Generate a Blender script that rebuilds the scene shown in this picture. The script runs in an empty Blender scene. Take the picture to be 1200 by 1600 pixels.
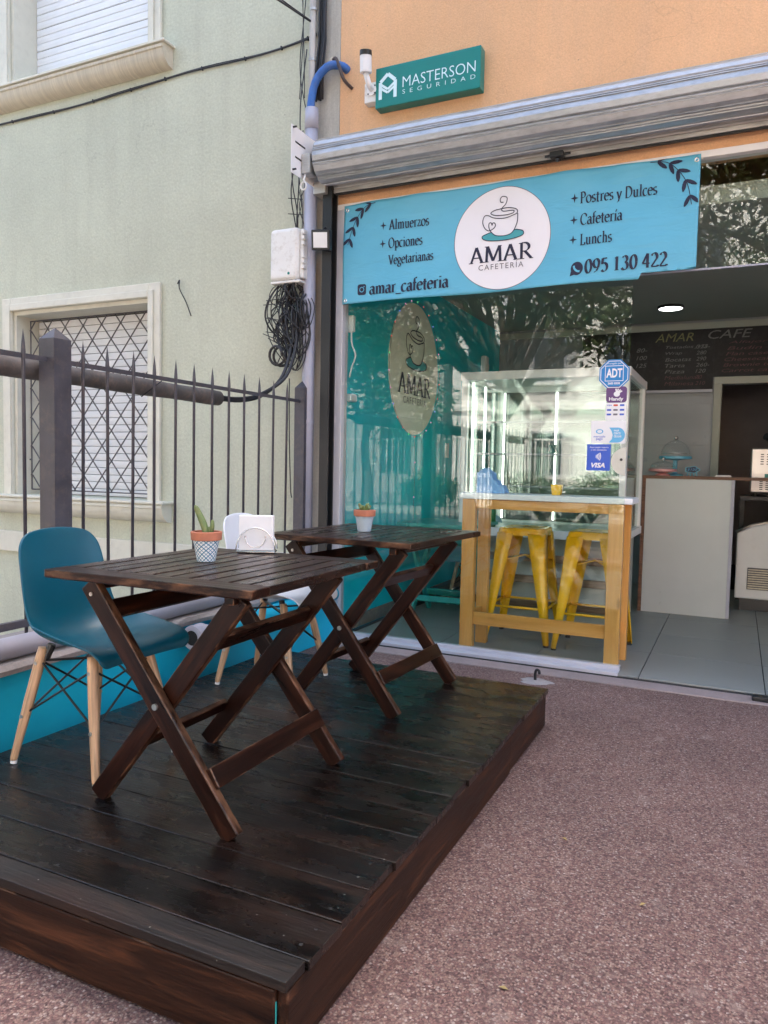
import bpy, bmesh, math, random
from mathutils import Vector, Matrix

S = bpy.context.scene
RAD = math.radians
PI = math.pi
random.seed(7)

# ------------------------------------------------------------------ camera, sky, sun, exposure
def camera_basis(yaw, pitch, roll):
    f = Vector((-math.sin(yaw) * math.cos(pitch), math.cos(yaw) * math.cos(pitch), -math.sin(pitch)))
    r = Vector((math.cos(yaw), math.sin(yaw), 0))
    u = r.cross(f)
    r2 = math.cos(roll) * r + math.sin(roll) * u
    u2 = -math.sin(roll) * r + math.cos(roll) * u
    m = Matrix((r2, u2, -f)).transposed().to_4x4()
    return m

cam_data = bpy.data.cameras.new("camera")
cam = bpy.data.objects.new("camera", cam_data)
S.collection.objects.link(cam)
cam_data.sensor_fit = 'VERTICAL'
cam_data.sensor_height = 24.0
cam_data.lens = 24.0 * 1169.0 / 1600.0
cam_data.clip_start = 0.05
cam_data.clip_end = 600
cam.matrix_world = Matrix.Translation((0, 0, 1.15)) @ camera_basis(RAD(25.27), RAD(3.476), RAD(1.159))
S.camera = cam

SUN_EL, SUN_AZ = RAD(58), RAD(12)      # azimuth measured from +Y (behind the facade) towards +X
w = bpy.data.worlds.new("World")
S.world = w
w.use_nodes = True
sky = w.node_tree.nodes.new("ShaderNodeTexSky")
sky.sky_type = 'NISHITA'
sky.sun_disc = False
sky.sun_elevation = SUN_EL
sky.sun_rotation = SUN_AZ
sky.air_density = 1.0
sky.dust_density = 6.0
sky.ozone_density = 0.2
bg = w.node_tree.nodes["Background"]
bg.inputs[1].default_value = 0.13
w.node_tree.links.new(sky.outputs[0], bg.inputs[0])

sl = bpy.data.lights.new("sun", 'SUN')
sl.energy = 4.0
sl.angle = RAD(0.5)
sl.color = (1.0, 0.94, 0.85)
sun = bpy.data.objects.new("sun", sl)
S.collection.objects.link(sun)
sdir = Vector((math.sin(SUN_AZ) * math.cos(SUN_EL), math.cos(SUN_AZ) * math.cos(SUN_EL), math.sin(SUN_EL)))
sun.rotation_euler = sdir.to_track_quat('Z', 'Y').to_euler()
sun.location = (0, 10, 20)

S.view_settings.view_transform = 'Standard'
S.view_settings.look = 'None'
S.view_settings.exposure = 2.72
S.view_settings.gamma = 1.0
S.view_settings.use_curve_mapping = False
S.cycles.use_denoising = True
S.cycles.max_bounces = 7
S.cycles.diffuse_bounces = 4
S.cycles.use_adaptive_sampling = True
S.cycles.adaptive_threshold = .02
S.cycles.transparent_max_bounces = 16
S.cycles.sample_clamp_indirect = 6.0

# ------------------------------------------------------------------ mesh helpers
class MB:
    def __init__(s):
        s.v = []; s.f = []
    def add(s, vs, fs):
        o = len(s.v)
        s.v += [tuple(p) for p in vs]
        s.f += [tuple(i + o for i in f) for f in fs]
        return s
    def box(s, x0, x1, y0, y1, z0, z1):
        return s.add([(x, y, z) for z in (z0, z1) for y in (y0, y1) for x in (x0, x1)],
                     [(0, 2, 3, 1), (4, 5, 7, 6), (0, 1, 5, 4), (2, 6, 7, 3), (0, 4, 6, 2), (1, 3, 7, 5)])
    def tube(s, pts, r, n=8, caps=True):
        pts = [Vector(p) for p in pts]
        rs = r if isinstance(r, (list, tuple)) else [r] * len(pts)
        rings = []; nrm = None
        for i, p in enumerate(pts):
            t = (pts[min(i + 1, len(pts) - 1)] - pts[max(i - 1, 0)])
            if t.length < 1e-9: t = Vector((0, 0, 1))
            t.normalize()
            if nrm is None:
                nrm = t.cross(Vector((0, 0, 1)) if abs(t.z) < .9 else Vector((1, 0, 0)))
            else:
                nrm = nrm - t * nrm.dot(t)
            nrm.normalize()
            b = t.cross(nrm)
            rings.append([p + (nrm * math.cos(2 * PI * k / n) + b * math.sin(2 * PI * k / n)) * rs[i] for k in range(n)])
        vs = [q for ring in rings for q in ring]
        fs = []
        for i in range(len(pts) - 1):
            for k in range(n):
                k2 = (k + 1) % n
                fs.append((i * n + k, i * n + k2, (i + 1) * n + k2, (i + 1) * n + k))
        if caps:
            fs.append(tuple(range(n))[::-1]); fs.append(tuple((len(pts) - 1) * n + k for k in range(n)))
        return s.add(vs, fs)
    def lathe(s, prof, n=24, c=(0, 0, 0), closed=False):
        vs = []; fs = []
        for r, z in prof:
            for k in range(n):
                a = 2 * PI * k / n
                vs.append((c[0] + r * math.cos(a), c[1] + r * math.sin(a), c[2] + z))
        m = len(prof)
        for i in range(m if closed else m - 1):
            j = (i + 1) % m
            for k in range(n):
                k2 = (k + 1) % n
                fs.append((i * n + k, i * n + k2, j * n + k2, j * n + k))
        if not closed:
            if prof[0][0] > 1e-6: fs.append(tuple(range(n))[::-1])
            if prof[-1][0] > 1e-6: fs.append(tuple((m - 1) * n + k for k in range(n)))
        return s.add(vs, fs)
    def prism(s, poly, fn, d0, d1):
        """poly: 2D outline; fn(a, b, d) -> 3D"""
        n = len(poly)
        vs = [fn(a, b, d0) for a, b in poly] + [fn(a, b, d1) for a, b in poly]
        fs = [tuple(range(n))[::-1], tuple(range(n, 2 * n))]
        fs += [(i, (i + 1) % n, n + (i + 1) % n, n + i) for i in range(n)]
        return s.add(vs, fs)
    def grid(s, rows, close=False):
        m = len(rows[0]); vs = [p for r in rows for p in r]; fs = []
        for i in range(len(rows) - 1):
            for k in range(m if close else m - 1):
                k2 = (k + 1) % m
                fs.append((i * m + k, i * m + k2, (i + 1) * m + k2, (i + 1) * m + k))
        return s.add(vs, fs)
    def mesh(s, name, recalc=True):
        me = bpy.data.meshes.new(name)
        me.from_pydata(s.v, [], s.f)
        if recalc:
            bm = bmesh.new(); bm.from_mesh(me)
            bmesh.ops.recalc_face_normals(bm, faces=bm.faces)
            bm.to_mesh(me); bm.free()
        me.update()
        return me

XF = {}
def link(o, parent=None, world=False):
    S.collection.objects.link(o)
    if parent is not None:
        o.parent = parent
        if world:
            m = XF.get(parent.name, Matrix())
            o.matrix_parent_inverse = m.inverted()
    return o

def bevel_mod(o, b, seg=2):
    m = o.modifiers.new("bevel", 'BEVEL'); m.width = b; m.segments = seg; m.limit_method = 'ANGLE'; m.angle_limit = RAD(40)

def obj(name, mb, mat, parent=None, world=False, bevel=0, smooth=False, matrix=None, recalc=True, seg=2):
    me = mb.mesh(name, recalc) if isinstance(mb, MB) else mb
    if mat is not None and not me.materials: me.materials.append(mat)
    if smooth:
        for p in me.polygons: p.use_smooth = True
    o = bpy.data.objects.new(name, me)
    link(o, parent, world)
    if matrix is not None: o.matrix_basis = matrix
    if bevel: bevel_mod(o, bevel, seg)
    return o

def smooth_by_angle(o, deg=40):
    me = o.data
    for p in me.polygons: p.use_smooth = True
    bm = bmesh.new(); bm.from_mesh(me)
    for e in bm.edges:
        if len(e.link_faces) == 2 and e.calc_face_angle(0) > RAD(deg): e.smooth = False
    bm.to_mesh(me); bm.free()
    return o

def tag(o, label=None, cat=None, group=None, kind=None):
    if label: o["label"] = label
    if cat: o["category"] = cat
    if group: o["group"] = group
    if kind: o["kind"] = kind
    return o

def thing(name, label, cat, loc=(0, 0, 0), rz=0, group=None):
    o = bpy.data.objects.new(name, None)
    o.empty_display_size = .1
    S.collection.objects.link(o)
    o.location = loc; o.rotation_euler = (0, 0, rz)
    XF[o.name] = Matrix.Translation(loc) @ Matrix.Rotation(rz, 4, 'Z')
    return tag(o, label, cat, group)

def struct(name, mb, mat, bevel=0, **k):
    return tag(obj(name, mb, mat, bevel=bevel, **k), kind="structure")

def beam(name, p0, p1, wid, thk, mat, parent, up=(0, 0, 1), bevel=.003, world=False, cache={}):
    """a bar from p0 to p1: local X along it, local Y = thickness, local Z = width (towards up)"""
    p0, p1 = Vector(p0), Vector(p1)
    x = (p1 - p0); L = x.length; x.normalize()
    z = Vector(up); z = (z - x * z.dot(x)).normalized(); y = z.cross(x)
    key = (round(L, 4), wid, thk, mat.name, bevel)
    me = cache.get(key)
    if me is None:
        me = MB().box(-L / 2, L / 2, -thk / 2, thk / 2, -wid / 2, wid / 2).mesh(name)
        me.materials.append(mat)
        cache[key] = me
    o = bpy.data.objects.new(name, me)
    link(o, parent, world)
    m = Matrix((x, y, z)).transposed().to_4x4(); m.translation = (p0 + p1) / 2
    o.matrix_basis = m
    if bevel: bevel_mod(o, bevel)
    return o

def copy_tree(o, parent=None):
    c = o.copy(); S.collection.objects.link(c); c.parent = parent
    for ch in list(o.children):
        copy_tree(ch, c)
    return c

# ------------------------------------------------------------------ materials
def nodes(name):
    m = bpy.data.materials.new(name); m.use_nodes = True
    nt = m.node_tree
    return m, nt, nt.nodes["Principled BSDF"]

def nd(nt, typ, props=None, **inp):
    n = nt.nodes.new(typ)
    for k, v in (props or {}).items(): setattr(n, k, v)
    for k, v in inp.items():
        key = int(k[1:]) if k[0] == 'i' and k[1:].isdigit() else k.replace('_', ' ')
        sock = n.inputs[key]
        if isinstance(v, bpy.types.NodeSocket): nt.links.new(v, sock)
        else: sock.default_value = v
    return n

def c4(c): return (c[0], c[1], c[2], 1)
def mul(c, k): return tuple(min(1, x * k) for x in c)

def objvec(nt, scale=(1, 1, 1), rand=True):
    tc = nd(nt, "ShaderNodeTexCoord")
    vec = tc.outputs["Object"]
    if rand:
        oi = nd(nt, "ShaderNodeObjectInfo")
        off = nd(nt, "ShaderNodeVectorMath", {"operation": 'SCALE'}, i0=(13.7, 7.9, 5.3))
        nt.links.new(oi.outputs["Random"], off.inputs["Scale"])
        vec = nd(nt, "ShaderNodeVectorMath", {"operation": 'ADD'}, i0=vec, i1=off.outputs[0]).outputs[0]
    mp = nd(nt, "ShaderNodeMapping", Vector=vec, Scale=scale)
    return mp.outputs[0]

def ramp(nt, fac, stops):
    r = nd(nt, "ShaderNodeValToRGB", Fac=fac)
    el = r.color_ramp.elements
    while len(el) < len(stops): el.new(.5)
    for e, (p, c) in zip(el, stops):
        e.position = p; e.color = c4(c) if len(c) == 3 else c
    return r.outputs[0]

def mixc(nt, fac, a, b, mode='MIX'):
    n = nt.nodes.new("ShaderNodeMix"); n.data_type = 'RGBA'; n.blend_type = mode
    for s, v in ((n.inputs[0], fac), (n.inputs[6], a), (n.inputs[7], b)):
        if isinstance(v, bpy.types.NodeSocket): nt.links.new(v, s)
        else: s.default_value = c4(v) if isinstance(v, tuple) and len(v) == 3 else v
    return n.outputs[2]

def bump(nt, bsdf, h, strength=.3, dist=.01):
    b = nd(nt, "ShaderNodeBump", Height=h, Strength=strength, Distance=dist)
    nt.links.new(b.outputs[0], bsdf.inputs["Normal"])

def paint(name, col, rough=.5, metal=0., var=.10, scale=5., bs=0., bscale=80., spec=.5, rvar=.1, coat=0., dirt=None, dirt_amt=.35, stretch=(1, 1, 1)):
    m, nt, b = nodes(name)
    v = objvec(nt, stretch)
    n = nd(nt, "ShaderNodeTexNoise", Vector=v, Scale=scale, Detail=5.0, Roughness=.6)
    colo = ramp(nt, n.outputs[0], [(.3, mul(col, 1 - var)), (.7, mul(col, 1 + var))])
    if dirt:
        n2 = nd(nt, "ShaderNodeTexNoise", Vector=v, Scale=scale * 2.7, Detail=7.0, Roughness=.7)
        f = ramp(nt, n2.outputs[0], [(.5, (0, 0, 0)), (.75, (dirt_amt,) * 3)])
        colo = mixc(nt, f, colo, dirt)
    nt.links.new(colo, b.inputs["Base Color"])
    rr = ramp(nt, n.outputs[0], [(.25, (max(.02, rough - rvar),) * 3), (.75, (min(1, rough + rvar),) * 3)])
    nt.links.new(rr, b.inputs["Roughness"])
    b.inputs["Metallic"].default_value = metal
    b.inputs["Specular IOR Level"].default_value = spec
    b.inputs["Coat Weight"].default_value = coat
    if bs:
        n3 = nd(nt, "ShaderNodeTexNoise", Vector=v, Scale=bscale, Detail=4.0)
        bump(nt, b, n3.outputs[0], bs, .005)
    return m

def stucco(name, col, grain=95., bs=.55, stain=(.5, .5, .45), stain_amt=.25, dist=.006):
    m, nt, b = nodes(name)
    v = objvec(nt, rand=False)
    vs = objvec(nt, (2.2, 2.2, .22), rand=False)
    big = nd(nt, "ShaderNodeTexNoise", Vector=v, Scale=1.1, Detail=6.0, Roughness=.65)
    st = nd(nt, "ShaderNodeTexNoise", Vector=vs, Scale=2.6, Detail=6.0, Roughness=.7)
    fine = nd(nt, "ShaderNodeTexNoise", Vector=v, Scale=grain, Detail=5.0, Roughness=.6)
    mid = nd(nt, "ShaderNodeTexVoronoi", Vector=v, Scale=grain * .55)
    c = ramp(nt, big.outputs[0], [(.3, mul(col, .9)), (.7, mul(col, 1.07))])
    f = ramp(nt, st.outputs[0], [(.45, (0, 0, 0)), (.75, (stain_amt,) * 3)])
    c = mixc(nt, f, c, stain)
    g = ramp(nt, fine.outputs[0], [(.25, (.86,) * 3), (.75, (1.08,) * 3)])
    c = mixc(nt, 1.0, c, g, 'MULTIPLY')
    sp = nd(nt, "ShaderNodeTexVoronoi", Vector=v, Scale=5.0)
    spk = ramp(nt, sp.outputs["Distance"], [(.012, (.55,) * 3), (.03, (0, 0, 0))])
    c = mixc(nt, spk, c, (.16, .14, .12))
    dn = nd(nt, "ShaderNodeTexNoise", Vector=v, Scale=2.5, Detail=6.0)
    dv = nd(nt, "ShaderNodeVectorMath", {"operation": 'MULTIPLY_ADD'}, i0=dn.outputs["Color"], i1=(.9, .9, .9), i2=v)
    ce = nd(nt, "ShaderNodeTexVoronoi", {"feature": 'DISTANCE_TO_EDGE'}, Vector=dv.outputs[0], Scale=.55)
    cm_ = nd(nt, "ShaderNodeTexNoise", Vector=v, Scale=.8, Detail=3.0)
    cf_ = nd(nt, "ShaderNodeMath", {"operation": 'MULTIPLY'}, i0=ramp(nt, ce.outputs["Distance"], [(.0, (.22,) * 3), (.0035, (0, 0, 0))]), i1=ramp(nt, cm_.outputs[0], [(.5, (0, 0, 0)), (.58, (1, 1, 1))]))
    c = mixc(nt, cf_.outputs[0], c, mul(stain, .45))
    nt.links.new(c, b.inputs["Base Color"])
    b.inputs["Roughness"].default_value = .9
    b.inputs["Specular IOR Level"].default_value = .25
    h = nd(nt, "ShaderNodeMath", {"operation": 'MULTIPLY_ADD'}, i0=mid.outputs["Distance"], i1=.6, i2=fine.outputs[0])
    bump(nt, b, h.outputs[0], bs, dist)
    return m

def wood(name, dark, mid, light, rough=.45, edge=None, gscale=1.0, bs=.25, spec=.5, dust=None, knots=True, edge_face=.0, fib=(.55, 1.3), dust_amt=.35, gloss=None):
    m, nt, b = nodes(name)
    v = objvec(nt, (1.3 * gscale, 11 * gscale, 11 * gscale))
    vf = objvec(nt, (5 * gscale, 120 * gscale, 120 * gscale))
    n = nd(nt, "ShaderNodeTexNoise", Vector=v, Scale=1.6, Detail=7.0, Roughness=.62, Distortion=1.2)
    fi = nd(nt, "ShaderNodeTexNoise", Vector=vf, Scale=1.0, Detail=4.0, Roughness=.6)
    c = ramp(nt, n.outputs[0], [(.28, dark), (.5, mid), (.74, light)])
    g = ramp(nt, fi.outputs[0], [(.3, (fib[0],) * 3), (.7, (fib[1],) * 3)])
    c = mixc(nt, 1.0, c, g, 'MULTIPLY')
    if knots:
        vk = objvec(nt, (1.0, 3.0, 3.0))
        k = nd(nt, "ShaderNodeTexVoronoi", Vector=vk, Scale=2.3)
        kf = ramp(nt, k.outputs["Distance"], [(.05, (.85,) * 3), (.12, (0, 0, 0))])
        c = mixc(nt, kf, c, mul(dark, .5))
    rr = rough
    if dust:
        vd = objvec(nt)
        pz = nd(nt, "ShaderNodeTexNoise", Vector=objvec(nt, (.7, 2.4, 2.4)), Scale=2.2, Detail=5.0)
        c = mixc(nt, ramp(nt, pz.outputs[0], [(.50, (0, 0, 0)), (.72, (.75,) * 3)]), c, (.030, .012, .007))
        d = nd(nt, "ShaderNodeTexNoise", Vector=vd, Scale=3.2, Detail=9.0, Roughness=.72)
        df = ramp(nt, d.outputs[0], [(.50 - .14 * (dust_amt > .5), (0, 0, 0)), (.8, (dust_amt,) * 3)])
        c = mixc(nt, df, c, dust)
        s = nd(nt, "ShaderNodeTexVoronoi", Vector=vd, Scale=21.0)
        sf = ramp(nt, s.outputs["Distance"], [(.02, (.8,) * 3), (.045, (0, 0, 0))])
        c = mixc(nt, sf, c, (.42, .4, .36))
    if edge:
        tn = nd(nt, "ShaderNodeTexCoord")
        ab_ = nd(nt, "ShaderNodeVectorMath", {"operation": 'ABSOLUTE'}, i0=tn.outputs["Normal"])
        sp3 = nd(nt, "ShaderNodeSeparateXYZ", Vector=ab_.outputs[0])
        m1 = nd(nt, "ShaderNodeMath", {"operation": 'MAXIMUM'}, i0=sp3.outputs[1], i1=sp3.outputs[2])
        m2 = nd(nt, "ShaderNodeMath", {"operation": 'MAXIMUM'}, i0=m1.outputs[0], i1=sp3.outputs[0])
        arris = nd(nt, "ShaderNodeMath", {"operation": 'LESS_THAN'}, i0=m2.outputs[0], i1=.985)
        wn = nd(nt, "ShaderNodeTexNoise", Vector=objvec(nt, (2.5, 8, 8)), Scale=4.0, Detail=6.0, Roughness=.65)
        wf_ = ramp(nt, wn.outputs[0], [(.50, (0, 0, 0)), (.66, (.75,) * 3)])
        ef = nd(nt, "ShaderNodeMath", {"operation": 'MULTIPLY'}, i0=arris.outputs[0], i1=wf_)
        c = mixc(nt, ef.outputs[0], c, edge)
        nf = nd(nt, "ShaderNodeMath", {"operation": 'GREATER_THAN'}, i0=sp3.outputs[2], i1=.98)
        wf2 = ramp(nt, wn.outputs[0], [(.42, (0, 0, 0)), (.62, (edge_face,) * 3)])
        ef2 = nd(nt, "ShaderNodeMath", {"operation": 'MULTIPLY'}, i0=nf.outputs[0], i1=wf2)
        c = mixc(nt, ef2.outputs[0], c, mul(edge, .7))
    nt.links.new(c, b.inputs["Base Color"])
    if gloss:
        gn = nd(nt, "ShaderNodeTexNoise", Vector=objvec(nt, (1.5, 4, 4)), Scale=2.6, Detail=7.0, Roughness=.7)
        r1 = ramp(nt, gn.outputs[0], [(.35, (gloss[0],) * 3), (.68, (gloss[1],) * 3)])
    else:
        r1 = ramp(nt, n.outputs[0], [(.2, (max(.05, rough - .12),) * 3), (.8, (min(1, rough + .15),) * 3)])
    nt.links.new(r1, b.inputs["Roughness"])
    b.inputs["Specular IOR Level"].default_value = spec
    h = nd(nt, "ShaderNodeMath", {"operation": 'MULTIPLY_ADD'}, i0=n.outputs[0], i1=.8, i2=fi.outputs[0])
    bump(nt, b, h.outputs[0], bs, .003)
    return m

def glass(name, base=.05, tint=(.93, .97, .95), rough=0.0, k=.95):
    m, nt, b = nodes(name)
    nt.nodes.remove(b)
    out = nt.nodes["Material Output"]
    lw = nd(nt, "ShaderNodeLayerWeight", Blend=.5)
    p = nd(nt, "ShaderNodeMath", {"operation": 'POWER'}, i0=lw.outputs["Facing"], i1=5.0)
    f = nd(nt, "ShaderNodeMath", {"operation": 'MULTIPLY_ADD'}, i0=p.outputs[0], i1=k, i2=base)
    t = nd(nt, "ShaderNodeBsdfTransparent", Color=c4(tint))
    g = nd(nt, "ShaderNodeBsdfGlossy", Roughness=rough)
    mx = nd(nt, "ShaderNodeMixShader", i0=f.outputs[0], i1=t.outputs[0], i2=g.outputs[0])
    nt.links.new(mx.outputs[0], out.inputs[0])
    return m

def emit(name, col, s):
    m, nt, b = nodes(name)
    b.inputs["Base Color"].default_value = c4(col)
    b.inputs["Emission Color"].default_value = c4(col)
    b.inputs["Emission Strength"].default_value = s
    return m

def aggregate(name):
    m, nt, b = nodes(name)
    v = objvec(nt, rand=False)
    vo = nd(nt, "ShaderNodeTexVoronoi", Vector=v, Scale=165.0, Randomness=1.0)
    vo2 = nd(nt, "ShaderNodeTexVoronoi", Vector=v, Scale=330.0)
    hsv = nd(nt, "ShaderNodeSeparateColor", Color=vo.outputs["Color"])
    c = ramp(nt, hsv.outputs[0], [(0, (.085, .046, .042)), (.2, (.20, .108, .088)), (.45, (.265, .15, .122)), (.65, (.315, .20, .15)), (.82, (.36, .25, .19)), (.94, (.41, .31, .245)), (1, (.52, .43, .36))])
    hs2 = nd(nt, "ShaderNodeSeparateColor", Color=vo2.outputs["Color"])
    c2 = ramp(nt, hs2.outputs[1], [(0, (.55,) * 3), (1, (1.15,) * 3)])
    c = mixc(nt, 1.0, c, c2, 'MULTIPLY')
    gap = ramp(nt, vo.outputs["Distance"], [(.35, (0, 0, 0)), (.75, (.6,) * 3)])
    c = mixc(nt, gap, c, (.10, .060, .056))
    big = nd(nt, "ShaderNodeTexNoise", Vector=v, Scale=1.3, Detail=6.0, Roughness=.65)
    bf = ramp(nt, big.outputs[0], [(.3, (.76, .75, .80)), (.7, (1.08, 1.06, 1.12))])
    c = mixc(nt, 1.0, c, bf, 'MULTIPLY')
    spn = nd(nt, "ShaderNodeTexNoise", Vector=v, Scale=3.7, Detail=8.0, Roughness=.75, Distortion=.6)
    c = mixc(nt, ramp(nt, spn.outputs[0], [(.60, (0, 0, 0)), (.74, (.38,) * 3)]), c, (.10, .075, .07))
    gm = nd(nt, "ShaderNodeTexVoronoi", Vector=v, Scale=1.9)
    c = mixc(nt, ramp(nt, gm.outputs["Distance"], [(.022, (.7,) * 3), (.04, (0, 0, 0))]), c, (.06, .055, .05))
    gm2 = nd(nt, "ShaderNodeTexNoise", Vector=v, Scale=9.0, Detail=6.0)
    c = mixc(nt, ramp(nt, gm2.outputs[0], [(.62, (0, 0, 0)), (.78, (.3,) * 3)]), c, (.46, .38, .33))
    nt.links.new(c, b.inputs["Base Color"])
    b.inputs["Roughness"].default_value = .72
    b.inputs["Specular IOR Level"].default_value = .4
    h = nd(nt, "ShaderNodeMath", {"operation": 'MULTIPLY_ADD'}, i0=vo.outputs["Distance"], i1=-1.0, i2=hs2.outputs[0])
    bump(nt, b, h.outputs[0], .5, .003)
    return m

m_agg = aggregate("exposed_aggregate")
m_green = stucco("green_stucco", (.56, .575, .455), 62, .42, (.46, .465, .37), .6)
m_orange = stucco("orange_stucco", (.76, .45, .245), 140, .4, (.62, .40, .25), .45, .004)
m_pier = stucco("grey_plaster", (.52, .50, .44), 90, .3, (.22, .19, .16), .7, .003)
m_cream = paint("cream_paint", (.66, .64, .54), .7, var=.06, bs=.15, dirt=(.42, .39, .32), dirt_amt=.3)
m_sillp = paint("old_cream_sill", (.60, .54, .42), .75, var=.14, scale=2.0, bs=.25, stretch=(22, 1, 1), dirt=(.38, .32, .24), dirt_amt=.6)
m_shut = paint("white_blind", (.78, .79, .80), .45, var=.04)
m_dark = paint("dark_void", (.02, .02, .02), .9)
m_iron = paint("grey_iron_paint", (.065, .062, .075), .45, var=.2, scale=9, bs=.15, dirt=(.17, .13, .11), dirt_amt=.45)
m_iron2 = paint("window_grille_iron", (.09, .085, .09), .5)
m_pvc = paint("grey_pvc", (.40, .40, .47), .38, var=.05, dirt=(.3, .28, .27), dirt_amt=.3)
m_oldpipe = paint("old_white_conduit", (.46, .44, .40), .7, var=.2, scale=3, stretch=(6, 6, .6), dirt=(.2, .17, .14), dirt_amt=.8)
m_rust = paint("dirty_conduit", (.11, .10, .095), .75, var=.4, scale=5, bs=.3, dirt=(.24, .17, .13), dirt_amt=.7)
m_cable = paint("black_cable", (.022, .022, .025), .5)
m_cable2 = paint("grey_cable", (.16, .16, .17), .55)
m_cyan = paint("cyan_wall_paint", (.0, .38, .56), .55, var=.1, scale=2, bs=.12, bscale=60)
m_conc = stucco("concrete", (.36, .33, .32), 60, .5, (.2, .18, .17), .5, .004)
m_conc2 = stucco("threshold_concrete", (.34, .27, .25), 110, .4, (.22, .18, .17), .5, .003)
m_galv = paint("galvanised_steel", (.44, .46, .48), .42, metal=.6, var=.16, scale=14, bs=.12, bscale=160, rvar=.12, stretch=(.7, 2, 2), dirt=(.26, .26, .24), dirt_amt=.5)
m_galv2 = paint("galvanised_plain", (.50, .50, .48), .45, metal=.7, var=.2, scale=12, stretch=(.3, 2, 2), dirt=(.28, .25, .2), dirt_amt=.6)
m_blackmetal = paint("black_metal", (.016, .017, .018), .4, bs=.05)
m_alu = paint("aluminium_frame", (.56, .56, .60), .4, metal=.25, var=.05)
m_whiteplastic = paint("white_plastic", (.76, .75, .72), .4, var=.05, scale=7, dirt=(.40, .34, .27), dirt_amt=.6)
m_white = paint("white_clean", (.80, .80, .80), .4, var=.02)
m_signgreen = paint("sign_green", (.0, .19, .165), .35, var=.06)
m_signprint = paint("sign_white_print", (.62, .80, .84), .5, var=.02)
m_bluehose = paint("blue_hose", (.03, .13, .42), .5, var=.2, scale=8, dirt=(.2, .22, .26), dirt_amt=.4)
m_navy = paint("navy_print", (.012, .014, .045), .6, var=.02)
m_greyprint = paint("grey_print", (.16, .15, .17), .6, var=.02)
m_tealprint = paint("teal_print", (.06, .36, .40), .5, var=.02)
m_bwhite = paint("banner_white", (.84, .82, .85), .5, var=.02)
m_teal = paint("teal_wall_paint", (.0, .55, .64), .5, var=.05, scale=1.5, bs=.06)
m_tile = paint("grey_floor_tile", (.25, .262, .24), .40, var=.06, scale=2.5, rvar=.05)
m_grout = paint("grout", (.045, .045, .045), .9)
m_ceil = paint("ceiling_paint", (.40, .42, .38), .8, var=.03)
m_walltile = paint("grey_wall_panel", (.27, .29, .32), .35, var=.03)
m_board = paint("chalkboard", (.016, .016, .018), .7, var=.4, scale=6, dirt=(.06, .06, .06), dirt_amt=.5)
m_chalk = paint("chalk", (.20, .20, .20), .9, var=.3, scale=60)
m_chalkp = paint("pink_chalk", (.14, .07, .08), .9, var=.3, scale=60)
m_chalky = paint("yellow_chalk", (.22, .21, .10), .9, var=.3, scale=60)
m_yellow = paint("yellow_powder_coat", (.95, .52, .01), .28, var=.02, coat=.3)
m_pine = wood("pine", (.58, .26, .055), (.68, .33, .08), (.74, .39, .11), .38, gscale=.7, bs=.04, fib=(.9, 1.06))
m_brown = wood("brown_edge", (.12, .055, .03), (.18, .085, .045), (.24, .12, .07), .5)
m_skirt = wood("skirting_wood", (.14, .08, .045), (.22, .13, .07), (.3, .19, .11), .5)
m_table = wood("dark_table_wood", (.006, .0018, .0009), (.017, .0048, .0022), (.055, .015, .0055), .33, edge=(.24, .115, .06), bs=.35, spec=.28, edge_face=.75)
m_slat = wood("dark_slat_wood", (.008, .0032, .0018), (.019, .0075, .0044), (.048, .019, .010), .26, bs=.22, spec=.5, gloss=(.18, .42))
m_deck = wood("deck_top_wood", (.0018, .0014, .0013), (.0042, .003, .0027), (.024, .011, .0065), .33, bs=.45, dust=(.030, .025, .023), gscale=1.15, spec=.45, gloss=(.12, .45))
m_deckdust = wood("dusty_deck_wood", (.004, .003, .003), (.010, .008, .007), (.035, .019, .013), .5, bs=.5, dust=(.028, .023, .021), gscale=1.1, spec=.38, dust_amt=.5)
m_fascia = wood("deck_fascia_wood", (.007, .0026, .0014), (.026, .009, .004), (.095, .034, .014), .45, bs=.4, gscale=1.25, edge=(.14, .075, .045), spec=.25)
m_beech = wood("beech_leg", (.50, .30, .17), (.60, .38, .22), (.68, .46, .29), .45, knots=False, bs=.05)
m_shellblue = paint("petrol_blue_shell", (.0, .085, .135), .38, var=.03, bs=.03, bscale=300)
m_shellwhite = paint("white_shell", (.80, .82, .86), .4, var=.02)
m_shelllight = paint("light_blue_shell", (.16, .34, .44), .42, var=.02)
m_turq = paint("turquoise_wood_paint", (.03, .36, .33), .5, var=.08, scale=8)
m_bolt = paint("bolt_steel", (.55, .52, .48), .35, metal=.9)
m_chrome = paint("chrome", (.75, .75, .76), .12, metal=1., var=.02, rvar=.03)
m_paper = paint("napkin_paper", (.84, .84, .86), .85, var=.02, bs=.05)
m_terra = paint("terracotta", (.46, .17, .10), .8, var=.12, scale=30, bs=.1)
m_soil = paint("soil", (.03, .02, .015), .95, bs=.6, bscale=120)
m_cactus = paint("cactus_green", (.14, .20, .07), .55, var=.25, scale=20, dirt=(.35, .25, .08), dirt_amt=.4)
m_lightblue = paint("light_blue_plastic", (.20, .40, .68), .4, var=.02)
m_cakeblue = paint("cake_stand_blue", (.12, .42, .58), .35, var=.02)
m_pink = paint("cake_stand_pink", (.62, .30, .30), .4, var=.02)
m_shop = glass("shop_glass", .046)
m_case = glass("showcase_glass", .05, (.90, .96, .93))
m_dome = glass("dome_glass", .035, (.97, .985, .985), k=.7)
m_wglass = paint("window_dark_glass", (.03, .04, .05), .08, var=.1, spec=.8)
m_steel = paint("brushed_steel", (.50, .46, .43), .35, metal=.8, var=.06)
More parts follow.
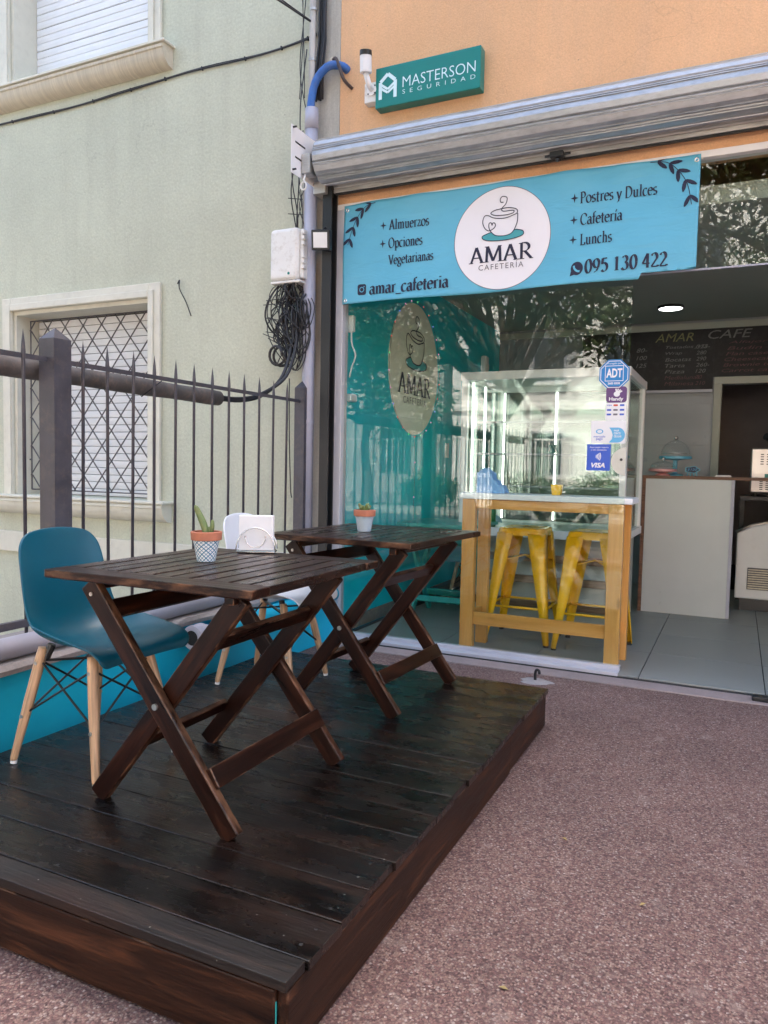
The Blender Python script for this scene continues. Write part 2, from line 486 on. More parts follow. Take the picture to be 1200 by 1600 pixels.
m_freezer = paint("freezer_white", (.66, .67, .65), .4, var=.06, scale=3, dirt=(.5, .48, .42), dirt_amt=.3)
m_led = emit("led_panel", (1, 1, 1), 2.6)
m_tubeled = emit("led_tube", (1, .98, .92), .8)  # lamp tubes, and the one tube that imitates a reflection
m_asphalt = paint("asphalt", (.055, .055, .058), .9, var=.2, scale=30, bs=.5, bscale=250)
m_paving = paint("far_paving", (.22, .21, .19), .85, var=.12, scale=1.5)
m_dirt = paint("dirt_ground", (.20, .17, .12), .95, var=.2)
m_kerb = paint("kerb_concrete", (.36, .35, .33), .85, var=.12)
m_apart = paint("white_building_paint", (.78, .76, .74), .8, var=.05, scale=1.5)
m_bark = paint("bark", (.10, .075, .055), .95, var=.35, scale=14, bs=.8, bscale=40, stretch=(1, 1, .3))
def leafmat(name, c, tr=.35):
    m, nt, b = nodes(name)
    v = objvec(nt, rand=False)
    n = nd(nt, "ShaderNodeTexNoise", Vector=v, Scale=1.7, Detail=3.0)
    col = ramp(nt, n.outputs[0], [(.3, mul(c, .6)), (.55, c), (.75, mul(c, 1.5))])
    nt.links.new(col, b.inputs["Base Color"])
    b.inputs["Roughness"].default_value = .5
    t = nd(nt, "ShaderNodeBsdfTranslucent", Color=col)
    mx = nd(nt, "ShaderNodeMixShader", i0=tr, i1=b.outputs[0], i2=t.outputs[0])
    nt.links.new(mx.outputs[0], nt.nodes["Material Output"].inputs[0])
    return m
m_leaf = leafmat("tree_leaf", (.065, .10, .03))
m_leaf2 = leafmat("shrub_leaf", (.08, .12, .04))

# ------------------------------------------------------------------ lettering
GL = {
 'l': (.36, "L .18 0 .18 1.05|S .18 0 .14|S .12 1.03 .09"),
 'i': (.36, "L .18 0 .18 .66|S .18 0 .14|S .12 .64 .09|L .18 .87 .181 .95"),
 'í': (.36, "L .18 0 .18 .66|S .18 0 .14|S .12 .64 .09|L .17 .8 .3 1.0"),
 'm': (1.0, "L .18 0 .18 .66|L .5 0 .5 .44|L .82 0 .82 .44|A .34 .43 .16 .22 180 0|A .66 .43 .16 .22 180 0|S .18 0 .13|S .5 0 .13|S .82 0 .13|S .12 .64 .08"),
 'n': (.68, "L .18 0 .18 .66|L .5 0 .5 .44|A .34 .43 .16 .22 180 0|S .18 0 .13|S .5 0 .13|S .12 .64 .08"),
 'h': (.68, "L .18 0 .18 1.05|L .5 0 .5 .44|A .34 .43 .16 .22 180 0|S .18 0 .13|S .5 0 .13|S .12 1.03 .08"),
 'u': (.68, "L .17 .66 .17 .22|L .5 .66 .5 0|A .335 .22 .165 .21 180 360|S .12 .64 .09|S .45 .64 .09|S .56 0 .08"),
 'r': (.47, "L .18 0 .18 .66|A .34 .43 .16 .22 180 60|S .18 0 .14|S .12 .64 .08"),
 'p': (.66, "L .18 -.32 .18 .66|A .38 .33 .21 .33 130 -130|S .18 -.32 .14|S .12 .64 .08"),
 'd': (.66, "A .30 .33 .22 .33 0 360|L .48 0 .48 1.05|S .42 1.03 .08|S .55 0 .08"),
 'o': (.64, "A .32 .33 .25 .33 0 360"),
 'e': (.56, "A .30 .33 .23 .33 10 315|L .08 .39 .52 .39"),
 'a': (.56, "A .24 .19 .17 .19 0 360|L .43 .45 .43 .07|A .27 .45 .16 .2 0 155|L .43 .07 .55 .01"),
 'c': (.53, "A .30 .33 .23 .33 50 310"),
 's': (.47, "A .24 .49 .15 .16 35 270|A .24 .165 .16 .165 90 -150"),
 't': (.42, "L .19 .86 .19 .13|A .31 .14 .12 .14 180 300|L .03 .63 .38 .63"),
 'z': (.54, "L .07 .62 .47 .62|L .45 .62 .07 .04|L .06 .04 .48 .04|L .48 .04 .49 .15"),
 'g': (.58, "A .26 .44 .19 .21 0 360|A .27 -.13 .22 .17 0 360|L .14 .24 .18 .06|L .4 .58 .54 .62"),
 'y': (.6, "L .1 .66 .31 .03|L .53 .66 .25 -.22|L .25 -.22 .1 -.3|S .1 .65 .1|S .52 .65 .09"),
 'f': (.40, "L .18 0 .18 .85|A .33 .85 .15 .19 180 60|L .03 .63 .36 .63|S .18 0 .14"),
 'A': (.80, "L .1 0 .39 1|L .39 1 .70 0|L .22 .33 .57 .33|S .1 0 .12|S .70 0 .13"),
 'O': (.86, "A .43 .5 .36 .5 0 360"),
 'V': (.76, "L .09 1 .39 0|L .39 0 .68 1|S .1 1 .13|S .67 1 .11"),
 'P': (.66, "L .18 0 .18 1|A .32 .74 .26 .26 90 -90|L .18 1 .32 1|L .18 .48 .32 .48|S .18 0 .15|S .12 1 .08"),
 'R': (.78, "L .18 0 .18 1|A .32 .74 .25 .26 90 -90|L .18 1 .32 1|L .18 .48 .32 .48|L .36 .48 .68 .03|S .18 0 .15|S .12 1 .08|S .72 0 .07"),
 'D': (.84, "L .18 0 .18 1|A .34 .5 .4 .5 90 -90|L .1 1 .34 1|L .1 0 .34 0"),
 'C': (.78, "A .44 .5 .36 .5 48 312|L .68 .7 .69 .93"),
 'L': (.64, "L .18 0 .18 1|L .06 0 .56 0|L .56 0 .58 .22|S .18 1 .14"),
 'M': (1.0, "L .14 0 .18 1|L .2 1 .5 .06|L .5 .06 .82 1|L .84 1 .88 0|S .14 0 .12|S .88 0 .14|S .14 1 .1|S .86 1 .09"),
 '0': (.62, "A .31 .5 .22 .5 0 360"),
 '9': (.62, "A .30 .67 .21 .32 0 360|L .51 .68 .46 .35|L .46 .35 .33 .12|L .33 .12 .14 .0"),
 '5': (.62, "L .16 .97 .5 .97|L .17 .97 .14 .55|A .28 .32 .23 .31 130 -140"),
 '1': (.62, "L .32 0 .32 1|L .32 1 .17 .88|S .32 0 .16"),
 '3': (.62, "A .28 .76 .18 .23 150 -80|A .27 .28 .23 .28 85 -150"),
 '4': (.62, "L .42 0 .42 1|L .4 1 .06 .3|L .06 .3 .58 .3"),
 '2': (.62, "A .28 .72 .2 .27 160 -35|L .44 .57 .08 .05|L .08 .05 .54 .05|L .54 .05 .55 .15"),
 '_': (.5, "L 0 -.14 .5 -.14"),
 ' ': (.3, ""),
}
def stroke_quads(path, nw, nt_, phi=22):
    e1 = (math.cos(RAD(phi)), math.sin(RAD(phi))); e2 = (-e1[1], e1[0])
    L = []; R = []
    for i, p in enumerate(path):
        a = path[max(0, i - 1)]; b = path[min(len(path) - 1, i + 1)]
        tx, ty = b[0] - a[0], b[1] - a[1]; l = math.hypot(tx, ty) or 1
        nx, ny = -ty / l, tx / l
        h = .5 * math.hypot(nw * (nx * e1[0] + ny * e1[1]), nt_ * (nx * e2[0] + ny * e2[1]))
        L.append((p[0] + nx * h, p[1] + ny * h)); R.append((p[0] - nx * h, p[1] - ny * h))
    return [(L[i], R[i], R[i + 1], L[i + 1]) for i in range(len(path) - 1)]

def serif_quads(text, nw=.135, nt_=.05, track=0.):
    x = 0; out = []
    for ch in text:
        adv, d = GL[ch]
        for part in d.split('|'):
            t = part.split()
            if not t: continue
            n = [float(q) for q in t[1:]]
            if t[0] == 'L':
                a, b = (n[0], n[1]), (n[2], n[3])
                path = [(a[0] + (b[0] - a[0]) * k / 3, a[1] + (b[1] - a[1]) * k / 3) for k in range(4)]
            elif t[0] == 'A':
                path = [(n[0] + n[2] * math.cos(RAD(n[4] + (n[5] - n[4]) * k / 16)), n[1] + n[3] * math.sin(RAD(n[4] + (n[5] - n[4]) * k / 16))) for k in range(17)]
            else:
                y = n[1] + (.02 if n[1] < .3 else -.02)
                path = [(n[0] - n[2], y), (n[0] + n[2], y)]
                out += [[(q[0] + x, q[1]) for q in qd] for qd in stroke_quads(path, .05, .05)]
                continue
            out += [[(q[0] + x, q[1]) for q in qd] for qd in stroke_quads(path, nw, nt_)]
        x += adv + track
    return out, x

def letter_mesh(quads, fn, x0, x1, z0, sc, adv, eps=.00004):
    """fit quads into [x0, x1] with cap height sc, baseline z0; fn(x, z, off) -> 3D"""
    mb = MB(); k = (x1 - x0) / adv
    for i, q in enumerate(quads):
        mb.add([fn(x0 + a * k, z0 + b * sc, .0050 + eps * (i % 9)) for a, b in q], [(0, 1, 2, 3)])
    return mb

def serif_text(name, text, fn, x0, x1, z0, cap, mat, parent, nw=.135, world=True):
    q, adv = serif_quads(text, nw)
    return obj(name, letter_mesh(q, fn, x0, x1, z0, cap, adv), mat, parent, world=world, recalc=False)

def sans_faces(text, bold=0., shear=0., space=1.0):
    cu = bpy.data.curves.new("t", 'FONT'); cu.body = text; cu.offset = bold; cu.shear = shear; cu.space_character = space
    cu.resolution_u = 3
    o = bpy.data.objects.new("t", cu); S.collection.objects.link(o)
    dg = bpy.context.evaluated_depsgraph_get()
    me = bpy.data.meshes.new_from_object(o.evaluated_get(dg))
    vs = [(v.co.x, v.co.y) for v in me.vertices]; fs = [tuple(p.vertices) for p in me.polygons]
    bpy.data.objects.remove(o); bpy.data.curves.remove(cu); bpy.data.meshes.remove(me)
    return vs, fs

def sans_text(name, text, fn, x0, x1, z0, z1, mat, parent, bold=0., shear=0., space=1.0, world=True, off=.0015):
    vs, fs = sans_faces(text, bold, shear, space)
    ax = min(v[0] for v in vs); bx = max(v[0] for v in vs); ay = min(v[1] for v in vs); by = max(v[1] for v in vs)
    mb = MB().add([fn(x0 + (a - ax) / (bx - ax) * (x1 - x0), z0 + (b - ay) / (by - ay) * (z1 - z0), off) for a, b in vs], fs)
    return obj(name, mb, mat, parent, world=world, recalc=False)

def disc_pts(cx, cz, rx, rz, n=48, a0=0., a1=360.):
    return [(cx + rx * math.cos(RAD(a0 + (a1 - a0) * k / n)), cz + rz * math.sin(RAD(a0 + (a1 - a0) * k / n))) for k in range(n)]

def flat(poly, fn, off=.0012):
    """filled outline on a surface, fan about its centre when convex"""
    mb = MB(); n = len(poly)
    cx = sum(p[0] for p in poly) / n; cz = sum(p[1] for p in poly) / n
    mb.add([fn(cx, cz, off)] + [fn(a, b, off) for a, b in poly], [(0, i + 1, (i + 1) % n + 1) for i in range(n)])
    return mb

def plane_fn(Y):
    return lambda x, z, off=0.: (x, Y - off, z)

# ================================================================== the setting
WY = 4.34           # plane of both house fronts
struct("ground", MB().box(-150, 150, -150, 150, -.90, -.62), m_dirt)
struct("sidewalk", MB().box(-2.74, 40, -2.6, 4.12, -.61, 0).box(-40, -2.7405, -2.6, -1.6, -.61, 0), m_agg, recalc=False)
struct("front_garden", MB().box(-14, -2.745, -1.595, 4.33, -.61, -.45), m_paving)
struct("road", MB().box(-60, 60, -10.0, -2.78, -.61, -.13), m_asphalt)
struct("kerb", MB().box(-40, 40, -2.77, -2.605, -.61, .0), m_kerb, bevel=.015)
struct("far_kerb", MB().box(-40, 40, -10.15, -10.01, -.61, .0), m_kerb, bevel=.015)
struct("far_pavement", MB().box(-40, 40, -26, -10.16, -.61, -.005), m_paving)
struct("threshold_strip", MB().box(-2.60, 6, 4.125, 4.262, -.15, .006), m_conc2, bevel=.004)

# interior shell of the cafe
fl = struct("cafe_floor", MB().box(-2.45, 2.35, 4.265, 10.4, -.15, .012), m_grout)
tile_me = {}
for i in range(8):
    for j in range(6):
        x0 = -.45 + .625 * (i - 3) ; y0 = 4.27 + .625 * j
        a, b = max(x0 + .0025, -2.388), min(x0 + .6225, 2.29)
        if b - a < .05: continue
        key = (round(b - a, 3))
        if key not in tile_me:
            tile_me[key] = MB().box(-(b - a) / 2, (b - a) / 2, -.310, .310, 0, .008).mesh("tile")
            tile_me[key].materials.append(m_tile)
        o = bpy.data.objects.new("tile", tile_me[key]); link(o, fl)
        o.location = ((a + b) / 2, y0 + .3125, .0125)
        bevel_mod(o, .001, 1)
sw = struct("cafe_side_wall", MB().box(-2.44, -2.39, 4.40, 7.9, .0125, 2.62), m_teal)
obj("skirting", MB().box(-2.389, -2.372, 4.41, 7.89, .021, .11), m_skirt, sw, bevel=.003)
struct("cafe_right_wall", MB().box(2.30, 2.35, 4.40, 7.9, .0125, 2.62), m_walltile)
struct("cafe_ceiling", MB().box(-2.45, 2.36, 4.545, 10.4, 2.621, 2.72), m_ceil)
bw = struct("cafe_back_wall", MB().box(-2.44, -.19, 7.905, 8.0, .0125, 2.62).box(.72, 2.35, 7.905, 8.0, .0125, 2.62).box(-.19, .72, 7.905, 8.0, 2.0, 2.62), m_walltile)
for z in (.62, 1.02, 1.42):
    for x, x1 in ((-2.38, -1.903), (-1.9, -1.003), (-1.0, -.265)):
        obj("wall_panel", MB().box(x, x1, 7.893, 7.904, z, z + .397), m_walltile, bw, bevel=.0015)
obj("picture_rail", MB().box(-2.38, 2.29, 7.86, 7.904, 2.53, 2.59), m_ceil, bw, bevel=.003)
struct("kitchen_wall", MB().box(-2.44, 2.35, 10.3, 10.4, .0125, 2.62).box(-.8, -.75, 8.001, 10.3, .0125, 2.62).box(1.6, 1.65, 8.001, 10.3, .0125, 2.62), paint("kitchen_paint", (.30, .26, .26), .8, var=.1))
df = thing("kitchen_doorway", "light grey frame around the dark kitchen doorway behind the counter", "door frame", (.26, 7.9, .02))
obj("jamb", MB().box(-.25, -.18, 7.87, 8.01, .022, 2.0), m_ceil, df, world=True, bevel=.004)
obj("jamb", MB().box(.71, .78, 7.87, 8.01, .022, 2.0), m_ceil, df, world=True, bevel=.004)
obj("head", MB().box(-.25, .78, 7.87, 8.01, 2.001, 2.07), m_ceil, df, world=True, bevel=.004)

# ================================================================== green house
gh = thing("green_house", "pale green stucco house front with two shuttered windows behind the fence", "house", (-4.7, WY, 0))
WX0, WX1 = -5.46, -3.99
mb = MB()
zs = [0, .86, 2.36, 4.12, 5.65, 8.3]
mb.box(-14, WX0, WY, WY + .3, -.6, 8.3); mb.box(WX1, -2.63, WY, WY + .3, -.6, 8.3)
for a, b in ((-.6, .86), (2.36, 4.12), (5.65, 8.3)): mb.box(WX0, WX1, WY, WY + .3, a, b)
obj("wall", mb, m_green, gh, world=True, recalc=False)
obj("rear_block", MB().box(-14, -2.63, WY + .6, 13, 0, 8.3), m_green, gh, world=True)
obj("roof", MB().box(-14.2, -2.63, WY - .15, 13.1, 8.301, 8.5), m_conc, gh, world=True)  # unseen roof, its height chosen so the house shades the pavement
obj("plinth_band", MB().box(-14, -2.64, WY - .035, WY - .001, .38, .55), m_cream, gh, world=True, bevel=.006)

def window(z0, z1, grille):
    fw = .105
    win = obj("window", MB().box(WX0 + .001, WX1 - .001, WY + .27, WY + .29, z0, z1), m_dark, gh, world=True)
    # moulded surround
    fr = MB()
    for (a, b, c, d) in ((WX0 - fw, WX0, z0 - .02, z1 + fw), (WX1, WX1 + fw, z0 - .02, z1 + fw), (WX0, WX1, z1, z1 + fw)):
        fr.box(a, b, WY - .03, WY - .001, c, d)
    for (a, b, c, d) in ((WX0 - fw * .5, WX0, z0 - .02, z1 + fw * .5), (WX1, WX1 + fw * .5, z0 - .02, z1 + fw * .5), (WX0, WX1, z1, z1 + fw * .5)):
        fr.box(a + .001, b - .001, WY - .045, WY - .031, c, d)
    obj("frame", fr, m_cream, win, world=True, bevel=.006, recalc=False)
    rv = MB()
    rv.box(WX0, WX0 + .03, WY + .001, WY + .27, z0, z1).box(WX1 - .03, WX1, WY + .001, WY + .27, z0, z1).box(WX0 + .031, WX1 - .031, WY + .001, WY + .27, z1 - .03, z1)
    obj("reveal", rv, m_cream, win, world=True, recalc=False)
    # sill with a rounded nose
    prof = [(0, .0), (-.10, .0), (-.115, -.012), (-.115, -.03), (-.105, -.035), (-.102, -.06), (-.085, -.10), (-.05, -.13), (0, -.14)]
    sm = MB().prism(prof, lambda a, b, d: (d, WY - .002 + a, z0 - .021 + b), WX0 - .20, WX1 + .20)
    so = obj("sill", sm, m_sillp if not grille else m_cream, win, world=True)
    smooth_by_angle(so, 35)
    obj("sill_top", MB().box(WX0 - .22, WX1 + .22, WY - .125, WY + .2, z0 - .02, z0 - .002), m_cream, win, world=True, bevel=.004)
    # roller blind, one slat after the other
    pitch = .058
    me = MB()
    me.prism([(0, 0), (-.006, .003), (-.008, .028), (-.006, .053), (0, .055)], lambda a, b, d: (d, a, b), WX0 + .034, WX1 - .034)
    slat = me.mesh("blind_slat"); slat.materials.append(m_shut)
    n = int((z1 - z0 - .03) / pitch)
    rnd = random.Random(3)
    for k in range(n):
        o = bpy.data.objects.new("blind_slat", slat); link(o, win, world=True)
        o.location = (0, WY + .225, z0 + .004 + k * pitch + (0 if grille else rnd.uniform(-.0015, .0015)))
    return win
w_low = window(.86, 2.36, True)
w_up = window(4.12, 5.65, False)
# diamond grille of the lower window
gr = obj("window_grille", MB().tube([(WX0 + .05, WY + .12, .90), (WX1 - .04, WY + .12, .90), (WX1 - .04, WY + .12, 2.30), (WX0 + .05, WY + .12, 2.30), (WX0 + .05, WY + .12, .90)], .007, 6), m_iron2, gh, world=True)
gx0, gx1, gz0, gz1 = WX0 + .05, WX1 - .04, .90, 2.30
gw, ghh = gx1 - gx0, gz1 - gz0
slope = 1.2
def clip_line(c, s):
    pts = []
    for x in (gx0, gx1):
        z = gz0 + s * (x - gx0) + c
        if gz0 <= z <= gz1: pts.append((x, z))
    for z in (gz0, gz1):
        x = gx0 + (z - gz0 - c) / s
        if gx0 < x < gx1: pts.append((x, z))
    return pts[:2] if len(pts) >= 2 else None
for s, y in ((slope, WY + .112), (-slope, WY + .128)):
    c = -3.0
    while c < 4.2:
        p = clip_line(c, s)
        if p: obj("lattice_bar", MB().tube([(p[0][0], y, p[0][1]), (p[1][0], y, p[1][1])], .0055, 5), m_iron2, gr, world=True)
        c += .24
for z in (1.15, 1.9):
    obj("grille_bracket", MB().tube([(WX0 + .052, WY + .12, z), (WX0 + .025, WY + .12, z)], .008, 6), m_iron2, gr, world=True)

# ================================================================== cafe building
cb = thing("cafe_building", "orange stucco cafe building above the shop window", "building", (0, WY, 0))
obj("facade_wall", MB().box(-2.42, 7, WY, WY + .2, 2.83, 8.3), m_orange, cb, world=True)
obj("pier", MB().box(-2.629, -2.421, WY - .004, WY + .2, .007, 8.3), m_pier, cb, world=True)
obj("pier", MB().box(2.36, 7, WY, WY + .2, .007, 2.829), m_orange, cb, world=True)
obj("outer_wall", MB().box(-2.629, -2.46, WY + .201, 12.9, .0, 8.3).box(2.37, 2.6, WY + .201, 12.9, 0, 8.3).box(-2.459, 2.369, 12.6, 12.9, 0, 8.3).box(2.601, 7, WY + .201, 12.9, 0, 8.3), m_orange, cb, world=True)  # unseen walls, added to shade the site from the sun behind
obj("roof", MB().box(-2.629, 7.2, WY - .1, 13.0, 8.301, 8.5), m_conc, cb, world=True)  # unseen roof, set high to keep the pavement in shade

sf = thing("shop_window", "large fixed shop window pane in a grey aluminium frame", "shop window", (-1.4, 4.36, 0))
obj("mullion", MB().box(-2.415, -2.362, 4.315, 4.395, .012, 2.79), m_alu, sf, world=True, bevel=.003)
obj("mullion", MB().box(-2.43, -2.417, 4.325, 4.335, .012, 2.79), m_alu, sf, world=True)
obj("pane", MB().box(-2.361, -.571, 4.356, 4.366, .052, 2.79), m_shop, sf, world=True)
obj("bottom_track", MB().box(-2.361, -.56, 4.335, 4.39, .022, .05).box(-2.361, -.56, 4.27, 4.334, .008, .030), m_alu, sf, world=True, bevel=.003, recalc=False)
tr = thing("transom_window", "fixed glass transom above the open doorway reflecting the trees", "transom", (.8, 4.36, 2.2))
obj("pane", MB().box(-.569, 2.30, 4.356, 4.366, 2.231, 2.79), m_shop, tr, world=True)
obj("head_rail", MB().box(-2.415, 2.35, 4.32, 4.40, 2.792, 2.828), m_white, tr, world=True, bevel=.003)
obj("bottom_edge", MB().box(-.569, 2.30, 4.353, 4.369, 2.222, 2.2305), m_pvc, tr, world=True)
sp = thing("side_pane", "fixed glass pane right of the doorway", "shop window", (1.6, 4.36, 0))
obj("pane", MB().box(.75, 2.30, 4.356, 4.366, .03, 2.22), m_shop, sp, world=True)
lk = thing("glass_lock_plate", "beige half round lock plate on the edge of the shop window", "lock", (-.575, 4.35, 1.2))
obj("plate", MB().prism(disc_pts(-.5725, 1.205, .078, .078, 24, 90, 270) + [(-.5725, 1.127)], lambda a, b, d: (a, d, b), 4.350, 4.3555), m_cream, lk, world=True, bevel=.001)
obj("keyhole", MB().prism(disc_pts(-.596, 1.215, .008, .008, 12), lambda a, b, d: (a, d, b), 4.348, 4.3498), m_blackmetal, lk, world=True)

# ---- roller shutter
rs = thing("roller_shutter", "rolled up galvanised steel shutter above the banner", "roller shutter", (0, 4.19, 2.9))
AX, AZ, AR = 4.185, 3.048, .130
prof_t = [(0, -.012), (.02, -.001), (.05, .0035), (.09, .0035), (.12, -.001), (.16, -.001), (.19, .0035), (.23, .0035), (.26, -.001), (.32, -.0005), (.60, .0012), (.86, -.0005), (.89, .0035), (.94, .0035), (.97, -.001), (1, -.012)]
NS = 9
for k in range(NS):
    a0, a1 = RAD(360 / NS * k + 22), RAD(360 / NS * (k - 1) + 22)
    A0 = Vector((-math.cos(a0), math.sin(a0))) * AR; A1 = Vector((-math.cos(a1), math.sin(a1))) * AR
    nn = (A0 + A1).normalized()
    pr = [A0 + (A1 - A0) * t + nn * (dr * 1.5 + .012 * (1 - (2 * t - 1) ** 2)) for t, dr in prof_t]
    rows = [[(-2.45 + 5.0 * f / 24, AX + p.x, AZ + p.y + .0012 * math.sin(f * 1.9 + k)) for p in pr] for f in range(25)]
    so = obj("coil_slat", MB().grid(rows), m_galv, rs, world=True)
    smooth_by_angle(so, 12)
obj("coil_core", MB().tube([(-2.44, AX, AZ), (2.5, AX, AZ)], AR - .022, 24), m_galv2, rs, world=True, smooth=False)
for k, (za, zb) in enumerate(((2.908, 2.981), (2.982, 3.04))):
    o = obj("curtain_slat", MB().prism([(0, za), (-.004, za + .006), (-.004, za + .012), (0, za + .016), (-.006, (za + zb) / 2), (0, zb - .012), (-.004, zb - .006), (0, zb), (.01, zb), (.01, za)], lambda a, b, d: (d, 4.262 + a, b), -2.41, 2.5), m_galv2, rs, world=True)
obj("bottom_bar", MB().prism([(-.012, 2.880), (-.012, 2.905), (.012, 2.905), (.012, 2.880)], lambda a, b, d: (d, 4.268 + a, b), -2.41, 2.5), m_galv2, rs, world=True, bevel=.003)
obj("rubber_seal", MB().box(-2.40, 2.5, 4.262, 4.276, 2.868, 2.8795), m_blackmetal, rs, world=True)
for x in (-2.1, -1.35, -.5, .3):
    obj("rivet", MB().tube([(x, 4.252, 2.945), (x, 4.262, 2.945)], .006, 8), m_galv2, rs, world=True)
gd = obj("guide_rail", MB().box(-2.475, -2.41, 4.235, 4.245, .008, 2.93).box(-2.475, -2.465, 4.246, 4.30, .008, 2.93).box(-2.475, -2.41, 4.301, 4.312, .008, 2.93), m_blackmetal, rs, world=True, recalc=False)
lo = obj("lock", MB().box(-1.02, -.945, 4.20, 4.25, 2.868, 2.90), m_blackmetal, rs, world=True, bevel=.006)
obj("lock_pin", MB().tube([(-1.05, 4.225, 2.885), (-.91, 4.225, 2.885)], .007, 8).tube([(-.98, 4.225, 2.865), (-.98, 4.225, 2.85)], .012, 8), m_blackmetal, lo, world=True)
sbp = thing("shutter_end_plate", "white slotted steel plate holding the left end of the rolled shutter", "bracket", (-2.6, 4.2, 2.96))
pl = obj("plate", MB().box(-2.534, -2.529, 3.945, 4.333, 2.92, 3.205), m_white, sbp, world=True, bevel=.001)
for z in (3.02, 3.11):
    obj("slot", MB().box(-2.5288, -2.5275, 3.985, 4.10, z, z + .010), m_dark, pl, world=True)
obj("axle_block", MB().box(-2.5265, -2.465, 4.05, 4.14, 2.945, 3.065), m_galv2, sbp, world=True, bevel=.006)
obj("axle", MB().tube([(-2.5285, AX, AZ), (-2.45, AX, AZ)], .025, 12), m_galv2, sbp, world=True)
for z in (2.94, 3.19):
    obj("bolt", MB().tube([(-2.536, 3.96, z), (-2.505, 3.96, z)], .006, 8), m_cable, sbp, world=True)
obj("lower_bracket", MB().box(-2.528, -2.44, 4.20, 4.33, 2.87, 2.945), m_galv2, sbp, world=True, bevel=.004)
ring = MB(); pts = [(-2.50 + .02 * math.cos(RAD(t)), 4.04, 2.865 + .024 * math.sin(RAD(t))) for t in range(90, 460, 30)]
ring.tube([(-2.50, 4.06, 2.945), (-2.50, 4.04, 2.89)] + pts, .0055, 6)
tag(obj("eye_bolt", ring, m_whiteplastic, smooth=True), "small white ring hook hanging under the shutter end", "hook")

# ---- banner
BX0, BX1, BZ0, BZ1 = -2.36, -.25, 2.19, 2.812
def bfn(x, z, off=0.):
    u = (x - BX0) / (BX1 - BX0); v = (z - BZ0) / (BZ1 - BZ0)
    y = 4.302 + .009 * math.sin(5.1 * u + 2.0 * v) + .006 * math.sin(13 * u - 5 * v + 1) * (1 - .5 * v) + .0035 * math.sin(31 * u + 9 * v) * v + .004 * math.exp(-((v - 1) / .2) ** 2) * math.sin(44 * u)
    return (x, y - off, z)
bn = thing("banner", "light blue cafe banner with white round logo across the shop window", "banner", (-1.3, 4.3, 2.19))
nx, nz = 140, 40
rows = []
for j in range(nz + 1):
    row = []
    for i in range(nx + 1):
        x = BX0 + (BX1 - BX0) * i / nx; z = BZ0 + (BZ1 - BZ0) * j / nz
        if x > -.535: z = max(z, 2.222)
        z += .004 * math.sin(6 * x + 1) * (j == 0 or j == nz)
        row.append(bfn(x, z))
    rows.append(row)
def banner_mat():
    m, nt, b = nodes("banner_vinyl")
    v = objvec(nt, rand=False)
    n = nd(nt, "ShaderNodeTexNoise", Vector=v, Scale=2.0, Detail=4.0)
    c = ramp(nt, n.outputs[0], [(.3, (.10, .42, .60)), (.7, (.13, .47, .65))])
    nt.links.new(c, b.inputs["Base Color"]); b.inputs["Roughness"].default_value = .42
    vw = objvec(nt, (3, 3, 9), rand=False)
    n2 = nd(nt, "ShaderNodeTexNoise", Vector=vw, Scale=1.6, Detail=3.0, Distortion=1.0)
    bump(nt, b, n2.outputs[0], .28, .02)
    return m
m_banner = banner_mat()
bo = obj("sheet", MB().grid(rows), m_banner, bn, world=True, smooth=True)
md = bo.modifiers.new("solid", 'SOLIDIFY'); md.thickness = .0012; md.offset = -1
LCX, LCZ, LR = -1.31, 2.49, .29
obj("logo_disc", (lambda: (lambda mb: mb)(MB().grid([[bfn(LCX + LR * r * math.cos(2 * PI * k / 64), LCZ + LR * r * math.sin(2 * PI * k / 64), .0025) for k in range(64)] for r in [.001] + [.05 * q for q in range(1, 21)]], close=True)))(), m_bwhite, bn, world=True, smooth=True)
obj("logo_rim", MB().grid([[bfn(LCX + LR * r * math.cos(2 * PI * k / 96), LCZ + LR * r * math.sin(2 * PI * k / 96), .0032) for k in range(96)] for r in (.992, 1.004)], close=True), m_greyprint, bn, world=True)
CUP = [(.04, .69), (-.02, .7), (-.03, .76), (0, .8), (.05, .8), (.11, .77), (.11, .7), (.08, .64), (.02, .59), (0, .55), (.03, .52), (.1, .51), (.19, .51), (.26, .5), (.25, .46), (.16, .44), (.01, .44), (-.14, .46), (-.22, .5), (-.21, .53), (-.13, .56), (.01, .57), (.15, .57), (.27, .54), (.33, .5), (.32, .44), (.23, .41), (.09, .38), (-.06, .39), (-.18, .42), (-.27, .47), (-.34, .48), (-.38, .43), (-.39, .34), (-.35, .24), (-.29, .18), (-.23, .17), (-.15, .21), (-.12, .26), (-.14, .31), (-.18, .31), (-.19, .27), (-.21, .32), (-.25, .32), (-.26, .26), (-.24, .19), (-.19, .12), (-.11, .06), (0, .04), (.11, .04), (.21, .07), (.28, .15), (.33, .27), (.34, .37), (.34, .44)]
SAUCER = [(-.21, .13), (-.32, .1), (-.39, .07), (-.38, .02), (-.3, -.02), (-.16, -.04), (.02, -.05), (.21, -.04), (.38, -.01), (.46, .03), (.45, .09), (.37, .12), (.28, .13), (.21, .07), (.11, .04), (0, .04), (-.11, .06), (-.18, .11)]
def smooth_path(p, closed=False, n=4):
    out = []; m = len(p)
    for i in range(m if closed else m - 1):
        g = lambda j: p[j % m] if closed else p[max(0, min(m - 1, j))]
        a, b, c, d = g(i - 1), g(i), g(i + 1), g(i + 2)
        for k in range(n):
            t = k / n
            out.append(tuple(.5 * (2 * b[q] + (c[q] - a[q]) * t + (2 * a[q] - 5 * b[q] + 4 * c[q] - d[q]) * t * t + (3 * b[q] - a[q] - 3 * c[q] + d[q]) * t ** 3) for q in range(len(b))))
    if not closed: out.append(p[-1])
    return out
